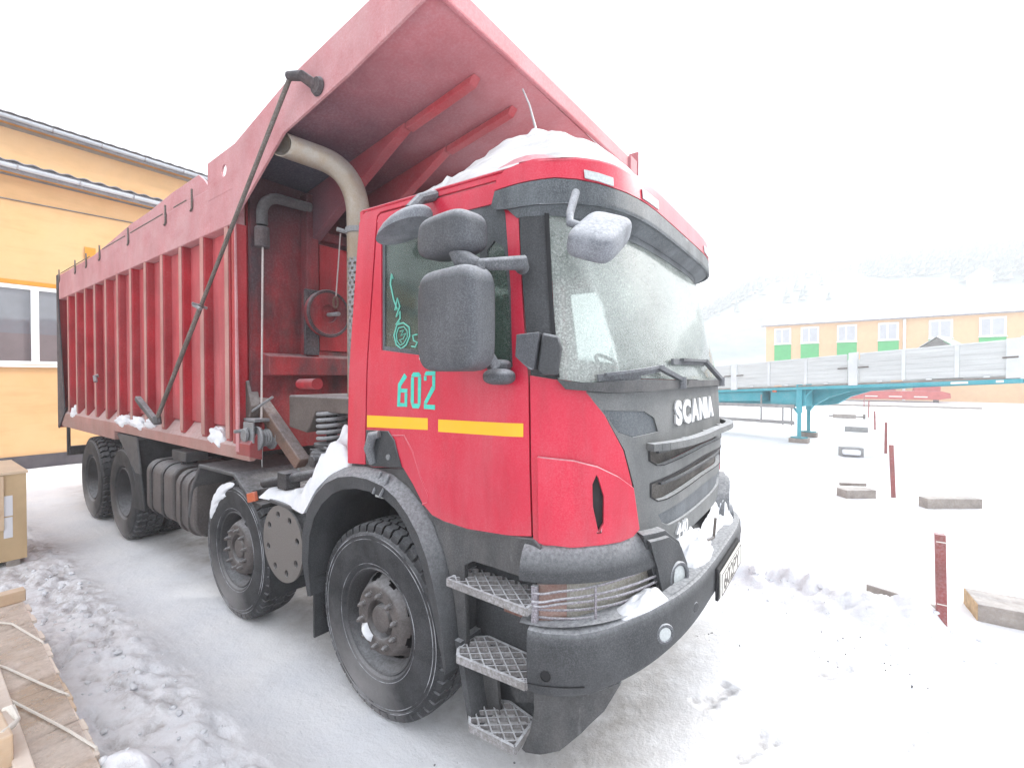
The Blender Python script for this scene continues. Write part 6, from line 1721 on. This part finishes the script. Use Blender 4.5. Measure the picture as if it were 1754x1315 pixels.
for t0, t1 in secs:
    for o in (0, W_):
        ds = tpanel(t0 + .006, t1 - .006, o, o + 0.03, 0.03, 0.79, 'dropside', 'trailer_board', tl)
        for k in range(6):
            a = 0.06 + 0.72 * k / 6
            if o == 0: tpanel(t0 + .012, t1 - .012, -0.006, -0.001, a + 0.006, a + 0.114, 'side_board', 'trailer_board', ds)
        if o == 0:
            for k in (1, 2):
                t = t0 + (t1 - t0) * k / 3
                tpanel(t - .006, t + .006, -0.022, -0.007, 0.03, 0.79, 'side_stiffener', 'trailer_steel', ds)
            tpanel(t0 + .006, t1 - .006, -0.022, -0.007, 0.765, 0.80, 'side_rail', 'trailer_steel', ds)
            for t in (t0 + .02, t1 - .02):
                tpanel(t - .018, t + .018, -0.05, -0.0225, 0.40, 0.435, 'side_latch', 'rod', ds)
            for k in range(3):
                t = t0 + (t1 - t0) * (k + .5) / 3
                tpanel(t - .008, t + .008, -0.03, -0.0, 0.0, 0.05, 'side_hinge', 'trailer_steel', ds)
for t in (0.465, 1.0, 1.515):
    tpanel(t - .016, t + .016, -0.035, 0.05, -0.06, 0.83, 'side_post', 'trailer_steel', tl)
tpanel(-0.012, -0.002, -0.03, W_ + 0.03, -0.05, 0.85, 'front_board', 'trailer_steel', tl)
tpanel(-0.008, 0.03, -0.032, -0.001, -0.03, 0.82, 'corner_post', 'trailer_steel', tl)
tpanel(0.0, 2.0, 0.02, W_ - 0.02, -0.04, 0.0, 'deck', 'wood_grey', tl)
tpanel(-0.005, 2.0, -0.01, 0.05, -0.13, -0.045, 'side_beam', 'trailer_teal', tl)
for t, w_ in ((0.035, .012), (0.12, .03)): tpanel(t, t + w_ * 1.5, -0.014, -0.011, -0.115, -0.065, 'reflector', 'tape_white', tl)
for o in (0.55, 1.75):
    prof = [(-.0, -.05), (2.0, -.05), (2.0, -.55), (.72, -.65), (.655, -.60), (.60, -.38), (.52, -.22), (.35, -.16), (.0, -.13)]
    vs = [tp_(t, o, zb(t) + a) for t, a in prof] + [tp_(t, o + 0.12, zb(t) + a) for t, a in prof]
    n = len(prof)
    build('chassis_beam', MB().add(vs, [tuple(range(n)), tuple(range(2 * n - 1, n - 1, -1))] + [(i, (i + 1) % n, n + (i + 1) % n, n + i) for i in range(n)]), 'trailer_teal', tl, smooth=0)
tpanel(0.66, 0.82, 0.12, 0.50, -0.62, -0.14, 'tool_locker', 'trailer_teal', tl)
tpanel(0.86, 1.30, 0.10, 0.50, -0.45, -0.14, 'tool_locker', 'trailer_teal', tl)
for o, tt, hh in ((0.10, 0.685, 0.13), (2.15, 0.685, 0.15)):
    b0 = tp_(tt, o, 0) if o < 1 else Vector((1.13, 15.0, 0))
    lg = build('landing_leg', MB().beam(b0 + Vector((0, 0, 0.9)), b0 + Vector((0, 0, 1.75)), 0.15, 0.15).beam(b0 + Vector((0, 0, hh + 0.05)), b0 + Vector((0, 0, 0.95)), 0.10, 0.10), 'trailer_teal', tl, smooth=0, bevel=0.006)
    build('leg_foot', MB().rbox(b0 + Vector((0, 0, hh + 0.03)), (0.34, 0.3, 0.03), (0, 0, -.45)), 'trailer_teal', lg, smooth=0)
    build('leg_brace', MB().beam(b0 + Vector((0, 0, .85)), tp_(tt + .09, o + .3, 1.35), 0.05, 0.05).beam(b0 + Vector((0, 0, 1.2)), tp_(tt - .05, o + .1, 1.62), 0.04, 0.04), 'trailer_teal', lg, smooth=0)
    w_ = thing('support_block', 'grey timber block under the ' + ('near' if o < 1 else 'far') + ' landing leg of the flatbed trailer', 'block', (b0.x, b0.y, 0), 'blocks under the landing legs')
    build('block_body', MB().rbox(b0 + Vector((0, 0, hh / 2 - .01)), (0.50, 0.34, hh + .03), (0, 0, -.1)), 'wood_grey', w_, smooth=0, bevel=0.012)
sg = MB()
for z_ in (0.985, 0.49): sg.beam(tp_(0.70, 0.02, z_ + .1), tp_(1.9, 0.02, z_ - .08), 0.035, 0.11)
for t in (0.715, 0.755, 0.86, 1.25, 1.7): sg.beam(tp_(t, 0.05, 0.50), tp_(t, 0.05, 1.42 if t > .8 else 1.1), 0.05 if t != .755 else .03, 0.05)
build('side_guard', sg, 'concrete_grey', tl, smooth=0)
build('marker_lamp', MB().rbox(tp_(0.79, -0.0, 1.53), (0.12, 0.03, 0.06), (0, 0, -.45)), 'orange_lens', tl, smooth=0)
for t in (1.5, 1.75):
    c_ = tp_(t, 0.2, 0.5)
    build('trailer_wheel', MB().lathe([(0, -.14), (.3, -.14), (.48, -.13), (.52, -.05), (.52, .05), (.48, .13), (.3, .14), (.28, .05), (0, .03)], c_, -TN, 32), 'rubber', tl)

# red low trailer further back
rt = thing('red_trailer', 'long low red trailer with white tape stripes lying far behind the grey trailer', 'trailer', (3.5, 44, 0))
build('trailer_deck', MB().prism([(-4.0, .20), (8.0, .28), (8.7, .42), (8.66, .78), (8.2, .92), (-4.0, .78)], 'y', 44, 46.4), 'trailer_red', rt, smooth=0)
for k in range(7): build('tape_stripe', MB().box(-2.4 + 1.5 * k, -1.6 + 1.5 * k, 43.985, 43.997, .44, .52), 'tape_white', rt, smooth=0)
build('gooseneck', MB().box(6.7, 8.2, 44.6, 46, .85, 1.46).box(3.2, 5.6, 45, 46, .92, 1.02), 'trailer_red', rt, smooth=0)
build('support_stand', MB().box(7.8, 8.1, 44.5, 44.8, -.1, .4), 'rod', rt, smooth=0)
build('timber_beam', MB().rbox((2.0, 36.0, 0.06), (14, 0.25, 0.16), (0, 0, 0.06)), 'wood_grey', None, smooth=0, label='long thin dark timber lying in the snow before the red trailer', cat='timber')
# ridge of a covered load peeking over the trailer side
ld_ = thing('covered_load', 'pale gable shaped cover sticking up over the grey trailer side', 'cover', (4.08, 13.0, 2.0))
gp0, gp1 = tp_(0.254, 1.0, 0), tp_(0.254, 1.7, 0)
dv = TD.normalized()
for s_ in (-1, 1):
    a0, a1 = gp0 + Vector((0, 0, 3.0)), gp1 + Vector((0, 0, 3.0))
    b0, b1 = gp0 + dv * s_ * 0.62 + Vector((0, 0, 2.55)), gp1 + dv * s_ * 0.62 + Vector((0, 0, 2.55))
    build('cover_side', MB().plate([a0, a1, b1, b0], 0.02), 'trailer_steel', ld_, smooth=0)
build('cover_end', MB().plate([gp0 + Vector((0, 0, 2.96)), gp0 + dv * .55 + Vector((0, 0, 2.56)), gp0 + dv * .5 + Vector((0, 0, 1.9)), gp0 - dv * .5 + Vector((0, 0, 1.9)), gp0 - dv * .55 + Vector((0, 0, 2.56))], 0.02), 'concrete_grey', ld_, smooth=0)

# ------------------------------------------------------------------ row of red stakes and loose timber
stakes = [(2.626, 1.797, .755, .030), (2.70, 6.745, .85, .030), (2.94, 12.265, .80, .030), (3.04, 18.88, .70, .03), (3.11, 25.44, .86, .03), (3.26, 35.5, .86, .03)]
lab = ['tall red square stake nearest the truck, with two pale bands', 'second red stake of the row, leaning slightly left', 'third red stake of the row, below the trailer nose',
       'fourth red stake of the row, right of the trailer legs', 'fifth small red stake, far down the row', 'farthest red stake, just before the red trailer']
for i, (x_, y_, h_, w_) in enumerate(stakes):
    o = thing('stake', lab[i], 'stake', (x_, y_, 0), 'red stakes in a row across the snow')
    lean = (-0.02, 0, 0)[i % 3] - (0.04 if i == 1 else 0)
    build('stake_post', MB().beam((x_, y_, -0.1), (x_ + lean, y_, h_), w_ * 2, w_ * 2, (1, 0, 0)), 'post_red', o, smooth=0, bevel=0.003)
    if i == 0:
        for z_ in (.225, .70): build('pale_band', MB().rbox((x_ + lean * z_, y_, z_), (w_ * 2.08, w_ * 2.08, .007)), 'tape_white', o, smooth=0)
def timber(name, label, c, size, rz, m='wood_grey', group='loose timber blocks in the snow', extra=None, ry=0):
    o = thing(name, label, 'timber', c, group)
    build('timber_body', MB().rbox((c[0], c[1], size[2] / 2 - 0.02 + c[2]), size, (0, ry, rz)), m, o, smooth=0, bevel=0.006)
    if extra: extra(o)
    return o
def ends(cx, cy, sx, sy, sz, rz):
    def fn(o):
        for s in (-1, 1):
            p = Vector((cx, cy, 0)) + Matrix.Rotation(rz, 3, 'Z') @ Vector((s * (sx / 2 + .002), 0, 0))
            build('end_grain', MB().rbox((p.x, p.y, sz / 2 - .02), (.004, sy * .98, sz * .96), (0, 0, rz)), 'wood_end', o, smooth=0)
    return fn
timber('timber_beam', 'thick grey timber with a pale cut end, at the right edge beside the near stake', (3.72, 2.42, 0), (1.70, 0.34, 0.16), 0.08, extra=ends(3.72, 2.42, 1.70, .34, .16, .08))
timber('board', 'narrow dark board half buried in snow, left of the near red stake', (2.42, 2.17, 0), (0.50, 0.03, 0.11), -0.35)
timber('timber_beam', 'flat grey plank alone in the snow, right of the second stake', (3.33, 6.46, 0), (0.80, 0.16, 0.17), 0.60)
def slat(o): build('loose_slat', MB().rbox((2.16, 6.66, .15), (.40, .05, .05), (0, 0, .5)), 'wood_grey', o, smooth=0)
timber('timber_block', 'grey block with a loose slat behind it, nearest of the blocks left of the stakes', (2.20, 6.42, 0), (0.50, 0.22, 0.15), 0.68, extra=slat)
def hollow(o): build('snow_fill', MB().rbox((2.2, 11.05, .12), (.36, .22, .12), (0, 0, .2)), 'snow', o, smooth=0, bevel=.03)
timber('timber_block', 'grey block with snow on it, second of the blocks left of the stakes', (2.2, 11.2, 0), (0.46, 0.25, 0.24), 0.3, m='concrete_grey', extra=hollow)
timber('timber_block', 'small grey block, third of the blocks, below the trailer side', (2.45, 17.8, 0), (0.66, 0.3, 0.2), 0.1, m='concrete_grey')
def pins(o): build('block_rod', MB().tube([(1.5, 24.3, .1), (2.95, 24.3, .1)], .04, 8).rbox((2.9, 24.3, .1), (.1, .2, .26)), 'rod', o)
timber('timber_block', 'farthest small block with a rod through it, below the grey trailer', (2.13, 24.3, 0), (0.9, 0.3, 0.22), 0.05, extra=pins)

# ------------------------------------------------------------------ long orange building on the right
br = thing('long_building', 'long low orange building with white windows and green panels beyond the trailer', 'building', (6, 48, 0))
wr = MB()
YB, FB = 48.0, 1.2263
fx_ = lambda x: 1.98 + (x - 1.98) * FB
fz_ = lambda z: 1.95 + (z - 1.95) * FB
build('wall', MB().box(fx_(-2.9), fx_(26), YB, YB + 9, -0.2, fz_(6.05)), 'orange_far', br, smooth=0)
rfb = MB().prism([(YB - 0.4, fz_(6.05)), (YB - 0.4, fz_(6.13)), (YB + 4.5, fz_(8.2)), (YB + 9.4, fz_(6.13)), (YB + 9.4, fz_(6.05))], 'x', fx_(-3.2), fx_(26.3))
build('snow_roof', rfb, 'snow', br, smooth=0)
build('fascia', MB().box(fx_(-3.2), fx_(26.3), YB - 0.42, YB - 0.402, fz_(6.0), fz_(6.10)), 'slate', br, smooth=0)
xs_ = [(-2.307, -1.177), (-.543, .628), (1.731, 2.912), (4.104, 5.238), (6.785, 7.973), (9.193, 10.426), (11.9, 13.1), (14.4, 15.6), (17, 18.2), (19.6, 20.8)]
for a_, b_ in xs_:
    a_, b_ = fx_(a_), fx_(b_)
    z0, z1 = fz_(4.56), fz_(5.84)
    wi = build('window', MB().box(a_, b_, YB - 0.06, YB - 0.01, z0, z1), 'white_pvc', br, smooth=0)
    mid = a_ + (b_ - a_) * 0.46
    build('pane', MB().box(a_ + .14, mid - .06, YB - 0.07, YB - 0.061, z0 + .15, z1 - .15), 'pane_far', wi, smooth=0)
    build('pane', MB().box(mid + .06, b_ - .14, YB - 0.07, YB - 0.061, z0 + .15, z1 - .15), 'pane_far', wi, smooth=0)
    build('window_sill', MB().box(a_ - .05, b_ + .05, YB - 0.16, YB - 0.061, z0 - .01, z0 + .05), 'white_pvc', wi, smooth=0)
    build('green_panel', MB().box(a_, b_, YB - 0.04, YB - 0.005, fz_(2.6), z0 - .015), 'green_far', br, smooth=0)
build('downpipe', MB().tube([(fx_(5.53), YB - 0.12, fz_(6.0)), (fx_(5.53), YB - 0.12, 0)], .10, 8), 'white_pvc', br)

# ------------------------------------------------------------------ snowy hillside with patches of wood
hx = np.linspace(-260, 330, 80)
hy = np.linspace(95, 420, 50)
HX, HY = np.meshgrid(hx, hy, indexing='ij')
def hill_h(X_, Y_):
    ridge = 40 + 6 * fbm(X_ * 0.012, Y_ * 0.004 + 3, 61, 4) + 0.03 * X_ - 30 * (1 - sstep(-90, -15, X_))
    return ridge * sstep(95, 230, Y_) + 0.1 * (Y_ - 230) * (Y_ > 230) * 0 - 1.0 + 3 * (fbm(X_ * .05, Y_ * .05, 62, 4) - .5) * sstep(95, 130, Y_)
HZ = hill_h(HX, HY)
hm_ = MB()
nyh = len(hy)
hm_.add(np.stack([HX, HY, HZ], -1).reshape(-1, 3).tolist(), [(i * nyh + j, (i + 1) * nyh + j, (i + 1) * nyh + j + 1, i * nyh + j + 1) for i in range(len(hx) - 1) for j in range(nyh - 1)])
M['hill_scrub'] = mat('hill_scrub', (0.34, 0.41, 0.43), 0.95, var=0.05, vscale=0.05, dust=((0.13, 0.18, 0.18), 0.9, 0.028, 0.45, 0.62, (1, 0.6, 2.5)), dust2=((0.34, 0.38, 0.38), 0.6, 0.10, 0.48, 0.68, (0.5, 0.5, 4)))
build('hillside', hm_, 'hill_scrub', None, smooth=60, kind='structure')
fw_ = MB()
cnt = 0
rr = random.Random(5)
while cnt < 2600:
    X_, Y_ = rr.uniform(-120, 260), rr.uniform(165, 240)
    d_ = float(fbm(X_ * .035, Y_ * .02, 71, 3))
    if d_ < 0.55 and rr.random() > 0.02: continue
    z_ = float(hill_h(X_, Y_))
    h_ = rr.uniform(3, 6.5)
    r_ = h_ * .26
    n_ = 5
    vs = []
    for k, (q, t) in enumerate(((1, .12), (.62, .45), (.3, .75))):
        for a in range(n_): vs.append((X_ + r_ * q * math.cos(2 * PI * a / n_ + k), Y_ + r_ * q * math.sin(2 * PI * a / n_ + k), z_ + h_ * t))
    vs.append((X_, Y_, z_ + h_))
    fs = [(k * n_ + a, k * n_ + (a + 1) % n_, (k + 1) * n_ + (a + 1) % n_, (k + 1) * n_ + a) for k in range(2) for a in range(n_)]
    fs += [(2 * n_ + a, 2 * n_ + (a + 1) % n_, 3 * n_) for a in range(n_)]
    fw_.add(vs, fs)
    cnt += 1
build('hillside_wood', fw_, 'needle', None, smooth=0, kind='stuff', recalc=False)
ho = thing('hill_house', 'small white house standing on the snowy hillside', 'house', (32.2, 170, 24))
zh = float(hill_h(np.array(32.2), np.array(172.0)))
build('house_wall', MB().prism([(30.2, zh - 2), (34.2, zh - 2), (34.2, zh + 3), (32.2, zh + 4.6), (30.2, zh + 3)], 'y', 169, 175), 'house_white', ho, smooth=0)
build('house_roof', MB().prism([(29.8, zh + 2.8), (32.2, zh + 4.8), (34.6, zh + 2.8), (34.6, zh + 3.1), (32.2, zh + 5.1), (29.8, zh + 3.1)], 'y', 168.6, 175.4), 'snow', ho, smooth=0)
build('window', MB().box(33.2, 33.8, 168.98, 169.0, zh + .6, zh + 1.5), 'pane_dark', ho, smooth=0)

# ------------------------------------------------------------------ frosty haze
hz = MB().box(-620, 620, -320, 720, -12, 75)
hzm = bpy.data.materials.new('haze')
hzm.use_nodes = True
ht = hzm.node_tree
ht.nodes.clear()
ho_ = ht.nodes.new('ShaderNodeOutputMaterial')
pv = ht.nodes.new('ShaderNodeVolumePrincipled')
pv.inputs['Color'].default_value = (0.96, 0.98, 1.0, 1)
pv.inputs['Density'].default_value = 0.0036
pv.inputs['Anisotropy'].default_value = 0.2
ht.links.new(pv.outputs[0], ho_.inputs['Volume'])
build('haze', hz, hzm, None, smooth=0, kind='stuff')
